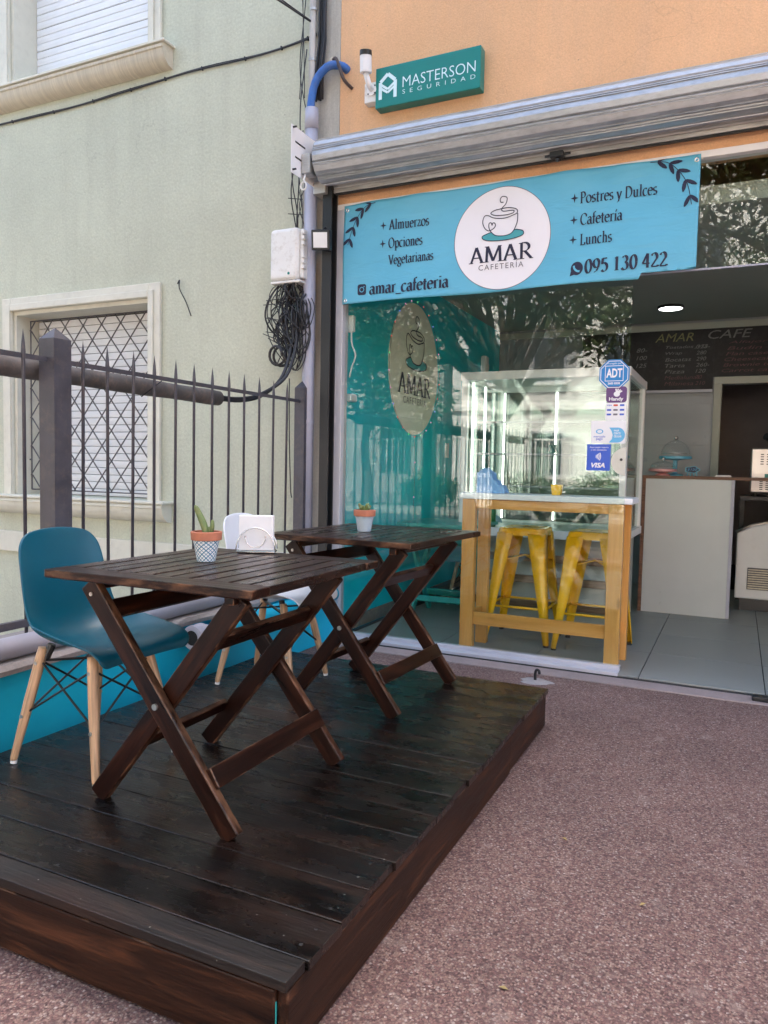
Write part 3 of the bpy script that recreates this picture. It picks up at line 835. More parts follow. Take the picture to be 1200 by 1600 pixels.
def poly_fill(poly, fn, off):
    bm = bmesh.new()
    vs = [bm.verts.new(fn(a, b, off)) for a, b in poly]
    f = bm.faces.new(vs)
    bmesh.ops.triangulate(bm, faces=[f])
    me = bpy.data.meshes.new("fill"); bm.to_mesh(me); bm.free()
    return me
def logo(parent, fn, cx, cz, r, world, wd=.017):
    lf = lambda a, b, off=0.: fn(cx + a * r, cz + b * r, off)
    sp_ = smooth_path(SAUCER, True, 3)
    obj("saucer_print", poly_fill(sp_, lf, .0045), m_tealprint, parent, world=world)
    for nm, path in (("cup_print", smooth_path(CUP)), ("saucer_outline_print", sp_ + sp_[:1])):
        mb = MB()
        for i, q in enumerate(stroke_quads(path, wd, wd)):
            mb.add([lf(a, b, .0056 + .00004 * (i % 5)) for a, b in q], [(0, 1, 2, 3)])
        obj(nm, mb, m_navy, parent, world=world, recalc=False)
    serif_text("lettering", "AMAR", lf, -.66, .66, -.45, .31, m_navy, parent, nw=.15, world=world)
    sans_text("lettering", "CAFETERÍA", lf, -.46, .47, -.60, -.465, m_greyprint, parent, space=1.25, world=world, off=.0055)
logo(bn, bfn, LCX, LCZ, LR, True)
for txt, x0, x1, z0, cap, nwid in (("Almuerzos", -2.035, -1.768, 2.622, .060, .175), ("Opciones", -2.04, -1.81, 2.512, .060, .175), ("Vegetarianas", -2.04, -1.735, 2.412, .057, .175),
                             ("amar_cafeteria", -2.168, -1.632, 2.238, .074, .21), ("Postres y Dulces", -.862, -.458, 2.628, .060, .175), ("Cafetería", -.858, -.632, 2.512, .060, .175),
                             ("Lunchs", -.856, -.682, 2.402, .060, .175), ("095 130 422", -.825, -.39, 2.243, .074, .21)):
    serif_text("lettering", txt, bfn, x0, x1, z0, cap, m_navy, bn, nw=nwid)
for x, z in ((-2.075, 2.652), (-2.08, 2.543), (-.892, 2.66), (-.893, 2.543), (-.894, 2.435)):
    st = []
    for k in range(8):
        r = .026 if k % 2 == 0 else .008
        st.append((x + r * .85 * math.cos(PI / 4 * k), z + r * math.sin(PI / 4 * k)))
    obj("star_print", flat(st, bfn, .0035), m_navy, bn, world=True, recalc=False)
def leaf_spray(pts, side):
    path = smooth_path(pts, False, 4); mb = MB()
    for i, q in enumerate(stroke_quads(path, .004, .004)): mb.add([bfn(a, b, .0035) for a, b in q], [(0, 1, 2, 3)])
    n = len(path)
    for i in range(2, n - 1, 3):
        a, b = path[i], path[min(i + 1, n - 1)]
        ang = math.atan2(b[1] - path[i - 1][1], b[0] - path[i - 1][0])
        for sgn in (-1, 1):
            L, Wd = .066, .021
            an = ang + sgn * .62
            poly = []
            for t in range(10):
                tt = t / 10 * 2 * PI
                lx = L / 2 * (1 + math.cos(tt)); ly = Wd / 2 * math.sin(tt) * (1 if lx < L * .7 else .8)
                poly.append((a[0] + lx * math.cos(an) - ly * math.sin(an), a[1] + lx * math.sin(an) + ly * math.cos(an)))
            poly = [(min(max(px, BX0 + .003), BX1 - .003), min(max(pz, BZ0 + .003), BZ1 - .004)) for px, pz in poly]
            c = flat(poly, bfn, .0037 + .0001 * (i % 3) + (.00005 if sgn > 0 else 0)); mb.add(c.v, c.f)
    obj("leaf_print", mb, m_navy, bn, world=True, recalc=False)
leaf_spray([(-2.13, 2.80), (-2.20, 2.785), (-2.26, 2.73), (-2.30, 2.65), (-2.325, 2.56)], 1)
leaf_spray([(-.50, 2.80), (-.42, 2.79), (-.36, 2.74), (-.31, 2.66), (-.285, 2.55)], -1)
def rrect(x0, x1, z0, z1, r, n=5):
    out = []
    for cx, cz, a in ((x1 - r, z1 - r, 0), (x0 + r, z1 - r, 90), (x0 + r, z0 + r, 180), (x1 - r, z0 + r, 270)):
        out += [(cx + r * math.cos(RAD(a + 90 * k / n)), cz + r * math.sin(RAD(a + 90 * k / n))) for k in range(n + 1)]
    return out
def ring_flat(cx, cz, r0, r1, fn, off, n=24):
    return MB().grid([[fn(cx + r * math.cos(2 * PI * k / n), cz + r * math.sin(2 * PI * k / n), off) for k in range(n)] for r in (r0, r1)], close=True)
obj("camera_icon_print", flat(rrect(-2.252, -2.192, 2.238, 2.306, .014), bfn, .0035), m_navy, bn, world=True, recalc=False)
i2 = ring_flat(-2.222, 2.272, .012, .017, bfn, .0045)
i3 = ring_flat(-2.206, 2.29, .0005, .004, bfn, .0045, 10); i2.add(i3.v, i3.f)
obj("icon_line_print", i2, m_banner, bn, world=True, recalc=False)
ph = flat(disc_pts(-.867, 2.275, .034, .037, 28), bfn, .0035)
p2 = flat([(-.90, 2.262), (-.905, 2.235), (-.875, 2.243)], bfn, .00355); ph.add(p2.v, p2.f)
obj("phone_icon_print", ph, m_navy, bn, world=True, recalc=False)
mb = MB()
for i, q in enumerate(stroke_quads(smooth_path([(-.884, 2.291), (-.880, 2.275), (-.866, 2.261), (-.851, 2.258)], False, 4), .011, .011)):
    mb.add([bfn(a, b, .0045) for a, b in q], [(0, 1, 2, 3)])
obj("icon_line_print", mb, m_banner, bn, world=True, recalc=False)
for x, z in ((BX0 + .022, BZ1 - .03), (BX1 - .02, BZ1 - .03), (BX0 + .02, BZ0 + .022)):
    p = bfn(x, z)
    ey = MB()
    ey.grid([[(x + r * math.cos(2 * PI * k / 16), p[1] - o_, z + r * math.sin(2 * PI * k / 16)) for k in range(16)] for r, o_ in ((.005, .001), (.007, .004), (.011, .004), (.013, .001))], close=True)
    obj("eyelet", ey, m_chrome, bn, world=True, smooth=True)

# ---- stickers on the glass
gf = plane_fn(4.3555)
ad = thing("security_sticker", "blue octagonal alarm company sticker at the edge of the shop window", "sticker", (-.65, 4.355, 1.69))
m_adt = paint("sticker_blue", (.0, .20, .52), .4, var=.02)
oct_ = lambda r: [(-.652 + r * math.cos(RAD(22.5 + 45 * k)), 1.69 + r * math.sin(RAD(22.5 + 45 * k))) for k in range(8)]
obj("octagon", flat(oct_(.088), gf, .0004), m_adt, ad, world=True, recalc=False)
o1, o2 = oct_(.081), oct_(.077)
obj("border_print", MB().grid([[gf(a, b, .001) for a, b in o1], [gf(a, b, .001) for a, b in o2]], close=True), m_white, ad, world=True, recalc=False)
s1, s2 = rrect(-.702, -.602, 1.652, 1.738, .002), rrect(-.699, -.605, 1.655, 1.735, .002)
obj("border_print", MB().grid([[gf(a, b, .001) for a, b in s1], [gf(a, b, .001) for a, b in s2]], close=True), m_white, ad, world=True, recalc=False)
sans_text("lettering", "ADT", gf, -.695, -.609, 1.672, 1.722, m_white, ad, bold=.03, off=.0012)
sans_text("lettering", "Protegido por", gf, -.69, -.614, 1.743, 1.755, m_white, ad, off=.0012)
sans_text("lettering", "2605 8338", gf, -.685, -.62, 1.634, 1.646, m_white, ad, bold=.02, off=.0012)
hs = thing("card_payment_sticker", "purple and white payment sticker below the blue octagon", "sticker", (-.63, 4.355, 1.5))
m_purple = paint("sticker_purple", (.10, .03, .16), .4, var=.02)
m_stwhite = paint("sticker_white", (.80, .80, .80), .5, var=.02)
m_stblue = paint("sticker_light_blue", (.10, .42, .70), .4, var=.02)
m_visab = paint("sticker_royal_blue", (.02, .09, .52), .4, var=.02)
m_stred = paint("sticker_red", (.6, .08, .04), .4, var=.02)
obj("white_field", flat(rrect(-.692, -.58, 1.435, 1.532, .008), gf, .0004), m_stwhite, hs, world=True, recalc=False)
obj("purple_field", flat(rrect(-.692, -.58, 1.5325, 1.622, .018), gf, .0006), m_purple, hs, world=True, recalc=False)
hand = flat(disc_pts(-.634, 1.580, .017, .015, 16), gf, .0012)
for k, an in enumerate((35, 55, 78, 100)):
    q = stroke_quads([(-.634, 1.58), (-.634 + .034 * math.cos(RAD(an)), 1.58 + .03 * math.sin(RAD(an)))], .007, .007)
    for f in q: hand.add([gf(a, b, .0013 + .0001 * k) for a, b in f], [(0, 1, 2, 3)])
obj("hand_print", hand, m_white, hs, world=True, recalc=False)
sans_text("lettering", "Handy", gf, -.675, -.598, 1.538, 1.563, m_white, hs, bold=.025, off=.0012)
for r_, z in enumerate((1.518, 1.492, 1.467)):
    for c_, x in enumerate((-.685, -.650, -.615)):
        mt = m_stred if (r_, c_) == (0, 1) else (m_visab if c_ != 1 or r_ else m_visab)
        if r_ == 0 and c_ == 0: sans_text("lettering", "VISA", gf, x, x + .026, z - .004, z + .004, m_visab, hs, bold=.02, shear=.2, off=.0009)
        else: obj("card_mark_print", flat(rrect(x, x + .024, z - .005, z + .005, .003), gf, .0009), mt if r_ == 0 else (m_greyprint if c_ == 1 else m_visab), hs, world=True, recalc=False)
ms = thing("mobile_payment_sticker", "white and light blue rounded payment sticker above the square blue one", "sticker", (-.67, 4.355, 1.35))
obj("white_field", flat(rrect(-.768, -.578, 1.305, 1.435 - .002, .006), gf, .0004), m_stwhite, ms, world=True, recalc=False)
obj("blue_field", flat([(-.655, 1.310), (-.62, 1.310)] + disc_pts(-.62, 1.352, .038, .042, 14, -90, 90) + [(-.62, 1.394), (-.668, 1.394), (-.655, 1.375), (-.648, 1.352), (-.652, 1.33), (-.668, 1.310)], gf, .0009), m_stblue, ms, world=True, recalc=False)
sans_text("lettering", "mercado", gf, -.752, -.688, 1.338, 1.350, m_visab, ms, bold=.01, off=.001)
sans_text("lettering", "pago", gf, -.738, -.702, 1.320, 1.334, m_visab, ms, bold=.01, off=.001)
obj("oval_print", ring_flat(-.72, 1.372, .011, .0165, lambda x, z, off=0.: gf(-.72 + (x + .72) * 1.25, 1.372 + (z - 1.372) * .8, off), .001), m_stblue, ms, world=True, recalc=False)
for k, t in enumerate(("PAGÁ", "CON TU", "CELULAR")):
    sans_text("lettering", t, gf, -.642, -.606 - (.008 if k == 0 else 0) + (.006 if k == 2 else 0), 1.372 - k * .0165, 1.384 - k * .0165, m_white, ms, bold=.03, off=.0013)
vs_ = thing("contactless_sticker", "square royal blue contactless card sticker on the shop window", "sticker", (-.71, 4.355, 1.22))
obj("blue_field", flat(rrect(-.786, -.655, 1.152, 1.300, .003), gf, .0004), m_visab, vs_, world=True, recalc=False)
sans_text("lettering", "VISA", gf, -.760, -.684, 1.168, 1.196, m_white, vs_, bold=.035, shear=.25, off=.001)
sans_text("lettering", "Aquí pagás seguro", gf, -.772, -.668, 1.277, 1.288, m_white, vs_, off=.001)
sans_text("lettering", "y sin contacto", gf, -.764, -.678, 1.262, 1.273, m_white, vs_, off=.001)
mb = MB()
for r in (.012, .020, .028, .036):
    for q in stroke_quads([(-.745 + r * math.cos(RAD(a)), 1.232 + r * math.sin(RAD(a))) for a in range(-38, 39, 8)], .0045, .0045):
        mb.add([gf(a, b, .001) for a, b in q], [(0, 1, 2, 3)])
obj("wave_print", mb, m_white, vs_, world=True, recalc=False)

# ================================================================== things on the house fronts
# ---- green company sign
sg = thing("wall_sign", "green security company box sign with white lettering on the orange wall", "sign", (-1.79, 4.3, 3.35))
obj("box", MB().box(-2.128, -1.452, 4.262, 4.338, 3.352, 3.592), m_signgreen, sg, world=True, bevel=.004)
sfn = plane_fn(4.2618)
sans_text("lettering", "MASTERSON", sfn, -1.945, -1.482, 3.447, 3.510, m_signprint, sg, bold=-.008, off=.0012)
sans_text("lettering", "SEGURIDAD", sfn, -1.945, -1.482, 3.408, 3.433, m_signprint, sg, space=2.1, bold=-.008, off=.0012)
mb = MB()
for path in ([(-2.094, 3.400), (-2.094, 3.502), (-2.044, 3.545), (-1.994, 3.502), (-1.994, 3.400)], [(-2.09, 3.466), (-2.044, 3.435), (-1.998, 3.466)], [(-2.09, 3.488), (-2.044, 3.455), (-1.998, 3.488)]):
    for a, b in zip(path[:-1], path[1:]):
        for q in stroke_quads([a, b], .022 if len(path) == 5 else .014, .022 if len(path) == 5 else .014):
            mb.add([sfn(x, z, .0012 + .0001 * len(mb.f) / 4) for x, z in q], [(0, 1, 2, 3)])
obj("emblem", mb, m_signprint, sg, world=True, recalc=False)

# ---- security camera on its junction box
sc_ = thing("security_camera", "white bullet security camera pointing up beside the green sign", "camera", (-2.15, 4.3, 3.42))
obj("junction_box", MB().box(-2.212, -2.098, 4.275, 4.339, 3.405, 3.525), m_whiteplastic, sc_, world=True, bevel=.006)
hd = obj("housing", MB().tube([(-2.165, 4.20, 3.545), (-2.160, 4.185, 3.64)], .036, 18), m_white, sc_, world=True, bevel=.004)
obj("lens_hood", MB().tube([(-2.160, 4.1848, 3.641), (-2.157, 4.178, 3.668)], [.038, .036], 18), m_blackmetal, hd, world=True)
obj("arm", MB().tube([(-2.155, 4.275, 3.475), (-2.155, 4.225, 3.485), (-2.165, 4.20, 3.546)], .018, 8), m_white, sc_, world=True, smooth=True)
obj("base", MB().tube([(-2.155, 4.2749, 3.472), (-2.155, 4.262, 3.472)], .032, 16), m_white, sc_, world=True)
for x, z in ((-2.178, 3.495), (-2.178, 3.45), (-2.132, 3.495), (-2.132, 3.45)):
    obj("screw", MB().tube([(x, 4.2618, z), (x, 4.2595, z)], .005, 6), m_blackmetal, sc_, world=True)

# ---- corner pipes, hose, cables
dp = thing("downpipe", "grey plastic downpipe at the corner between green and orange walls", "pipe", (-2.575, 4.26, 0))
obj("pipe", MB().tube([(-2.578, 4.255, .008), (-2.578, 4.255, 3.30)], .041, 20), m_pvc, dp, world=True, smooth=True)
obj("collar", MB().tube([(-2.578, 4.255, 3.30), (-2.578, 4.255, 3.43)], [.045, .043], 20), m_pvc, dp, world=True, smooth=True)
obj("clip", MB().tube([(-2.578, 4.255, 1.42), (-2.578, 4.255, 1.445)], .044, 20), m_pvc, dp, world=True)
hose = smooth_path([(-2.585, 4.25, 3.36), (-2.580, 4.25, 3.48), (-2.54, 4.245, 3.60), (-2.46, 4.26, 3.675), (-2.39, 4.30, 3.68), (-2.37, 4.345, 3.67)], False, 6)
tag(obj("blue_hose", MB().tube(hose, [.024 + .0014 * (i % 2) for i in range(len(hose))], 14), m_bluehose, smooth=True), "thick blue corrugated hose bending from the grey downpipe into the orange wall", "hose")
op = thing("conduit", "weathered whitish conduit running up the wall corner", "pipe", (-2.6, 4.28, 1.2))
obj("pipe", MB().tube([(-2.635, 4.28, 2.15), (-2.628, 4.28, 3.1), (-2.597, 4.28, 3.5), (-2.588, 4.28, 5.6)], .021, 12), m_oldpipe, op, world=True, smooth=True)
obj("strap", MB().tube([(-2.595, 4.28, 3.74), (-2.595, 4.28, 3.755)], .025, 12), m_galv2, op, world=True)
obj("strap", MB().tube([(-2.590, 4.28, 4.05), (-2.590, 4.28, 4.065)], .025, 12), m_galv2, op, world=True)
tag(obj("cable_stub", MB().tube(smooth_path([(-2.47, 4.29, 3.70), (-2.42, 4.27, 3.72), (-2.39, 4.27, 3.66), (-2.36, 4.28, 3.58), (-2.33, 4.335, 3.545)], False, 5), .011, 8), paint("brown_cable", (.06, .04, .035), .5), smooth=True), "short brown cable dipping into a hole beside the blue hose", "cable")
tag(obj("wall_tube", MB().tube([(-2.48, 4.338, 3.715), (-2.44, 4.27, 3.715)], .018, 10), m_sillp, smooth=True), "stub of pale tube sticking out of the wall above the blue hose", "pipe")
rnd = random.Random(11)
riser = MB()
for k in range(9):
    x = -2.555 + .006 * k; ph0 = rnd.uniform(0, 6)
    pts = [(x + .008 * math.sin(ph0 + z * 2.1) + (.0 if z > 3.7 else -.02), 4.31 - .012 * (k % 3), z) for z in [3.5 + .18 * i for i in range(13)]]
    riser.tube(pts, rnd.choice((.004, .005, .006)), 5)
tag(obj("riser_cables", riser, m_cable, smooth=True), "bunch of thin dark cables climbing beside the whitish conduit", "cables")
wl = smooth_path([(-6.4, WY - .012, 3.90), (-5.6, WY - .012, 3.878), (-4.83, WY - .012, 3.868), (-4.18, WY - .012, 3.885), (-3.64, WY - .012, 3.905), (-3.05, WY - .012, 3.895), (-2.66, WY - .012, 3.92), (-2.60, WY - .03, 3.94)], False, 5)
wc = thing("wall_cable", "black cable clipped along the green wall under the upper window", "cable", (-4, WY, 3.87))
obj("line", MB().tube(wl, .0055, 6).tube([(a, b, c + .008 + .003 * math.sin(7 * a)) for a, b, c in wl], .0035, 5), m_cable, wc, world=True, smooth=True)
for i in range(3, len(wl) - 2, 3):
    obj("clip", MB().box(wl[i][0] - .004, wl[i][0] + .004, WY - .019, WY - .001, wl[i][2] - .008, wl[i][2] + .014), m_cable, wc, world=True)
tag(obj("drop_wire", MB().tube(smooth_path([(-2.60, 4.27, 4.6), (-2.66, 4.29, 4.1), (-2.70, 4.30, 3.75), (-2.66, 4.30, 3.5), (-2.60, 4.28, 3.36)], False, 5), .0035, 5), m_cable, smooth=True), "thin black wire looping left of the wall corner above the white plate", "wire")
tag(obj("overhead_wire", MB().tube(smooth_path([(-3.35, 3.1, 4.32), (-2.9, 3.8, 4.12), (-2.60, 4.26, 3.98)], False, 6), .006, 6).tube(smooth_path([(-3.35, 3.1, 4.34), (-2.9, 3.8, 4.145), (-2.60, 4.26, 3.985)], False, 6), .004, 6), m_cable, smooth=True), "pair of overhead wires arriving at the wall corner at the top of the picture", "wire")

# ---- white telecom box
tb = thing("telecom_box", "white plastic telecom box with clips on the green wall corner", "junction box", (-2.69, 4.24, 2.33))
bx_ = obj("cover", MB().box(-2.815, -2.60, 4.14, 4.30, 2.335, 2.665), m_whiteplastic, tb, world=True, bevel=.028, seg=4)
obj("flange", MB().box(-2.599, -2.572, 4.165, 4.30, 2.345, 2.655), m_whiteplastic, tb, world=True, bevel=.008)
obj("bottom_lip", MB().box(-2.81, -2.585, 4.15, 4.31, 2.318, 2.334), m_whiteplastic, tb, world=True, bevel=.004)
for z in (2.41, 2.445, 2.48, 2.56, 2.595, 2.625):
    obj("latch", MB().box(-2.580, -2.560, 4.15, 4.185, z - .010, z + .010), m_whiteplastic, tb, world=True, bevel=.003)
obj("badge", MB().tube([(-2.665, 4.1395, 2.375), (-2.665, 4.138, 2.375)], .009, 12), m_signgreen, tb, world=True)
# tangle of cables below the box
rnd = random.Random(5)
tang = MB()
for k in range(46):
    x0 = rnd.uniform(-2.76, -2.61); L = rnd.uniform(.2, .58); sx = rnd.uniform(-.12, .06); ph0 = rnd.uniform(0, 6); amp = rnd.uniform(.02, .085)
    top = 2.35
    pts = []
    m = 8
    for i in range(m + 1):
        t = i / m
        pts.append((x0 + sx * math.sin(PI * t) + amp * math.sin(ph0 + 5 * t) * t, 4.22 + .06 * math.sin(ph0 * 2 + 6 * t), top - L * t + .02 * math.sin(ph0 * 3 + 9 * t)))
    if k % 2:
        xe = pts[-1][0]
        pts += [(xe + .04, 4.2, top - L + .02), (xe + .06, 4.21, top - L + .12), (xe + .02 + .04 * rnd.random(), 4.22, top - L * .4)]
    tang.tube(smooth_path(pts, False, 3), rnd.choice((.003, .0035, .0045, .006)), 5)
for k in range(7):
    xx = -2.86 + .05 * rnd.random(); zz = rnd.uniform(1.85, 2.25)
    tang.tube([(-2.70, 4.2, zz + rnd.uniform(-.05, .05)), (-2.76, 4.17, zz + .01), (xx, 4.14, zz + rnd.uniform(-.04, .06))], .003, 5)
for k in range(5):
    c = (-2.76 + .03 * k, 4.19, 2.0 + .03 * k); r = .06 + .012 * k
    tang.tube([(c[0] + r * .8 * math.cos(t * .35 + k), c[1] + .01 * math.sin(t), c[2] + r * math.sin(t * .35 + k)) for t in range(0, 18)], .005, 5)
tag(obj("cable_tangle", tang, m_cable, smooth=True), "tangle of black cables hanging below the white telecom box", "cables")
tk = thing("thick_cables", "two thick dark cables curving from the tangle into the dirty conduit", "cables", (-2.7, 3.9, 1.55))
for d in (0, .03):
    obj("cable", MB().tube(smooth_path([(-2.66, 4.20, 2.15), (-2.655 + d, 4.18, 1.95), (-2.675 + d, 4.10, 1.72), (-2.70, 3.92, 1.58 + d * .4), (-2.715, 3.70, 1.525 + d * .4), (-2.72, 3.45, 1.52 + d * .4)], False, 6), .011, 8), m_cable, tk, world=True, smooth=True)
tag(obj("cable_coil", MB().tube([(-2.765 + .055 * math.cos(t * .4), 4.14 + .003 * t, 1.86 + .06 * math.sin(t * .4)) for t in range(0, 33)], .009, 7), m_cable, smooth=True), "small loop of thick cable left of the tangle", "cable")
tag(obj("hanging_wire", MB().tube(smooth_path([(-2.72, 4.25, 1.72), (-2.715, 4.25, 1.35), (-2.70, 4.25, 1.0), (-2.69, 4.25, .93)], False, 4), .004, 5), m_cable, smooth=True), "loose thin wire hanging down the green wall near the pipe", "wire")
tag(obj("wire_end", MB().tube(smooth_path([(-3.73, 4.325, 2.44), (-3.70, 4.31, 2.46), (-3.70, 4.31, 2.40), (-3.64, 4.31, 2.30), (-3.60, 4.318, 2.20)], False, 4), .0045, 5), m_cable, smooth=True), "short cut wire end sticking out of the green wall beside the lower window", "wire")
sm_ = thing("wall_staples", "two thin metal pins in the green wall below the white plate", "pins", (-2.72, 4.3, 2.85))
for z in (2.90, 2.80):
    obj("pin", MB().tube([(-2.66, 4.338, z), (-2.76, 4.27, z)], .003, 5), m_cable, sm_, world=True)
# ---- floodlight
flo = thing("floodlight", "small black framed floodlight with white front beside the banner", "floodlight", (-2.46, 4.25, 2.5))
T = Matrix.Translation((-2.445, 4.17, 2.568)) @ Matrix.Rotation(RAD(14), 4, 'X') @ Matrix.Rotation(RAD(6), 4, 'Y')
def tr_pts(mb, M): mb.v = [tuple(M @ Vector(p)) for p in mb.v]; return mb
obj("body", tr_pts(MB().box(-.066, .066, -.012, .022, -.062, .062), T), m_blackmetal, flo, world=True, bevel=.006)
obj("lens", tr_pts(MB().box(-.05, .05, -.0145, -.0122, -.046, .046), T), m_white, flo, world=True, bevel=.001)
obj("bracket", MB().tube([(-2.50, 4.185, 2.56), (-2.50, 4.25, 2.55), (-2.48, 4.335, 2.56)], .008, 6), m_blackmetal, flo, world=True)
tag(obj("floodlight_cable", MB().tube(smooth_path([(-2.45, 4.2, 2.64), (-2.46, 4.30, 2.72), (-2.455, 4.31, 2.80), (-2.50, 4.32, 2.83), (-2.53, 4.32, 2.90), (-2.52, 4.31, 2.98)], False, 5), .0045, 5), m_cable, smooth=True), "thin black cable rising from the floodlight to the shutter end", "cable")

# ================================================================== low cyan wall, fence, conduit
lw_ = thing("low_wall", "low bright cyan wall with a concrete coping under the fence", "wall", (-2.5, 1.5, 0))
obj("wall", MB().box(-2.742, -2.385, -1.6, 4.30, .001, .365), m_cyan, lw_, world=True, bevel=.006)
cop = MB()
rr_ = random.Random(2); rows = []
N = 60
for i in range(N + 1):
    y = -1.62 + 5.92 * i / N
    e = rr_.uniform(-.006, .006); e2 = rr_.uniform(-.005, .005)
    rows.append([(-2.77, y, .366), (-2.365 + e, y, .366), (-2.360 + e, y, .385), (-2.372 + e2, y, .402 + e2), (-2.77, y, .41)])
cop.grid(rows, close=True)
cop.add([rows[0][k] for k in range(5)], [(0, 1, 2, 3, 4)]); cop.add([rows[-1][k] for k in range(5)], [(4, 3, 2, 1, 0)])
obj("coping", cop, m_conc, lw_, world=True)
hp = thing("coping_pipe", "grey plastic pipe lying along the top of the low cyan wall", "pipe", (-2.44, 1.5, .45))
obj("pipe", MB().tube([(-2.425, -1.6, .448), (-2.425, 4.20, .448)], .041, 18), m_pvc, hp, world=True, smooth=True)
dpn = thing("drain_pipe", "short cyan painted pipe with an open grey socket behind the table", "pipe", (-2.285, 2.76, .318))
obj("pipe", MB().tube([(-2.29, 2.80, .322), (-2.335, 4.2, .325)], .046, 18), m_cyan, dpn, world=True, smooth=True)
so = obj("socket", MB().lathe([(.036, 0), (.046, 0), (.058, .004), (.060, .02), (.054, .026), (.054, .05), (.060, .056), (.060, .075), (.050, .085), (.047, .11), (.036, .11)], 28, closed=True), m_pvc, dpn, matrix=Matrix.Translation((-.005, 0, .008)) @ Matrix.Rotation(RAD(-90), 4, 'X'))
smooth_by_angle(so, 30)
obj("bore", MB().lathe([(.0355, .002), (.0355, .10), (.0, .10)], 28), m_dark, so)

FXX = -2.60
fn_ = thing("iron_fence", "dark grey iron fence with spear pointed bars on the low wall", "fence", (FXX, 2, .41))
bar_me = MB().lathe([(.0072, 0), (.0072, 1.15), (.0092, 1.17), (.0065, 1.21), (.0, 1.262)], 8).mesh("bar"); bar_me.materials.append(m_iron)
for p in bar_me.polygons: p.use_smooth = True
k = -26
ys = []
for k in range(-25, 14):
    y = 2.11 + .1478 * k
    if k == 1 or k == -14: continue
    ys.append(y)
    o = bpy.data.objects.new("bar", bar_me); link(o, fn_, world=True); o.location = (FXX + random.uniform(-.002, .002), y, .408)
    o.rotation_euler = (random.uniform(-.006, .006), random.uniform(-.006, .006), 0)
def post(y, wd):
    h = wd / 2
    mb = MB().box(FXX - h, FXX + h, y - h, y + h, .405, 1.65)
    mb.add([(FXX - h, y - h, 1.65), (FXX + h, y - h, 1.65), (FXX + h, y + h, 1.65), (FXX - h, y + h, 1.65), (FXX, y, 1.70)], [(0, 1, 4), (1, 2, 4), (2, 3, 4), (3, 0, 4)])
    obj("post", mb, m_iron, fn_, world=True)
post(2.262, .088); post(2.262 - 15 * .1478, .088); post(4.225, .075)
obj("top_rail", MB().box(FXX - .004, FXX + .004, -1.6, 4.2, 1.553, 1.573), m_iron, fn_, world=True)
obj("bottom_rail", MB().box(FXX - .012, FXX + .012, -1.6, 4.2, .47, .50), m_iron, fn_, world=True)
rc = thing("dirty_conduit", "thick dirty grey conduit running behind the top of the fence", "pipe", (-2.72, 2, 1.53))
obj("tube", MB().tube(smooth_path([(-2.74, -1.5, 1.54), (-2.735, .8, 1.535), (-2.73, 2.2, 1.53), (-2.72, 3.50, 1.522)], False, 8), [.042 + .002 * math.sin(i * 1.7) for i in range(25)], 16), m_rust, rc, world=True, smooth=True)
for y in (1.2, 2.9):
    obj("tie_wire", MB().tube([(-2.60, y, 1.56), (-2.70, y + .02, 1.585), (-2.78, y, 1.54), (-2.72, y - .01, 1.475), (-2.60, y, 1.55)], .003, 5), m_cable, rc, world=True)

# ================================================================== deck
DX0, DX1, DY0, DY1, DZ = -2.17, -.725, 1.15, 3.29, .178
dk = thing("wooden_deck", "low dark stained wooden platform carrying the two tables", "deck", (DX0, DY0, 0))
SCREW = MB().lathe([(0, .0008), (.0032, .0008), (.0045, .0002), (.0045, -.003)], 8).mesh('screw'); SCREW.materials.append(m_blackmetal)
edges = [1.15, 1.222]
while edges[-1] < DY1 - .1: edges.append(edges[-1] + .1375)
edges[-1] = DY1
rnd = random.Random(4)
for a, b in zip(edges[:-1], edges[1:]):
    L = DX1 - DX0 + rnd.uniform(-.006, .006)
    o = obj("plank", MB().box(-L / 2, L / 2, -(b - a) / 2 + rnd.uniform(.0005, .0018), (b - a) / 2 - rnd.uniform(.0005, .0018), -.011, .011), m_deckdust if a < 1.2 else m_deck, dk, world=True, bevel=.002)
    o.location = (DX0 + L / 2 + rnd.uniform(0, .003), (a + b) / 2, DZ - .0115 + rnd.uniform(-.0012, .0012))
    o.rotation_euler = (rnd.uniform(-.004, .004), 0, rnd.uniform(-.0012, .0012))
    if b - a > .1:
        for sx in (-L / 2 + .045, .0, L / 2 - .045):
            for sy in (-.035, .035):
                scr = bpy.data.objects.new("screw", SCREW); link(scr, o); scr.location = (sx + rnd.uniform(-.006, .006), sy + rnd.uniform(-.008, .008), .0108)
def fascia(x0, y0, x1, y1, z0, z1, thk=.024):
    o = beam("fascia_board", (x0, y0, (z0 + z1) / 2), (x1, y1, (z0 + z1) / 2), z1 - z0, thk, m_fascia, dk, world=True, bevel=.004)
    return o
fascia(DX0, DY0 + .016, DX1 - .03, DY0 + .016, .004, .150)
fascia(DX1 - .016, DY0 + .012, DX1 - .016, 2.70, .004, .150)
fascia(DX1 - .019, 2.706, DX1 - .019, DY1 - .01, .010, .152)
fascia(DX0, DY1 - .016, DX1 - .03, DY1 - .016, .004, .150)
fascia(DX0 + .016, DY0 + .03, DX0 + .016, DY1 - .03, .004, .150)
obj("corner_block", MB().box(DX1 - .030, DX1 - .0285 + .024 - .024, DY0 + .0075, DY0 + .011, .02, .125), m_turq, dk, world=True)
obj("joist", MB().box(DX0 + .04, DX1 - .04, 1.9, 1.94, .003, .155).box(DX0 + .04, DX1 - .04, 2.6, 2.64, .003, .155), m_dark, dk, world=True)

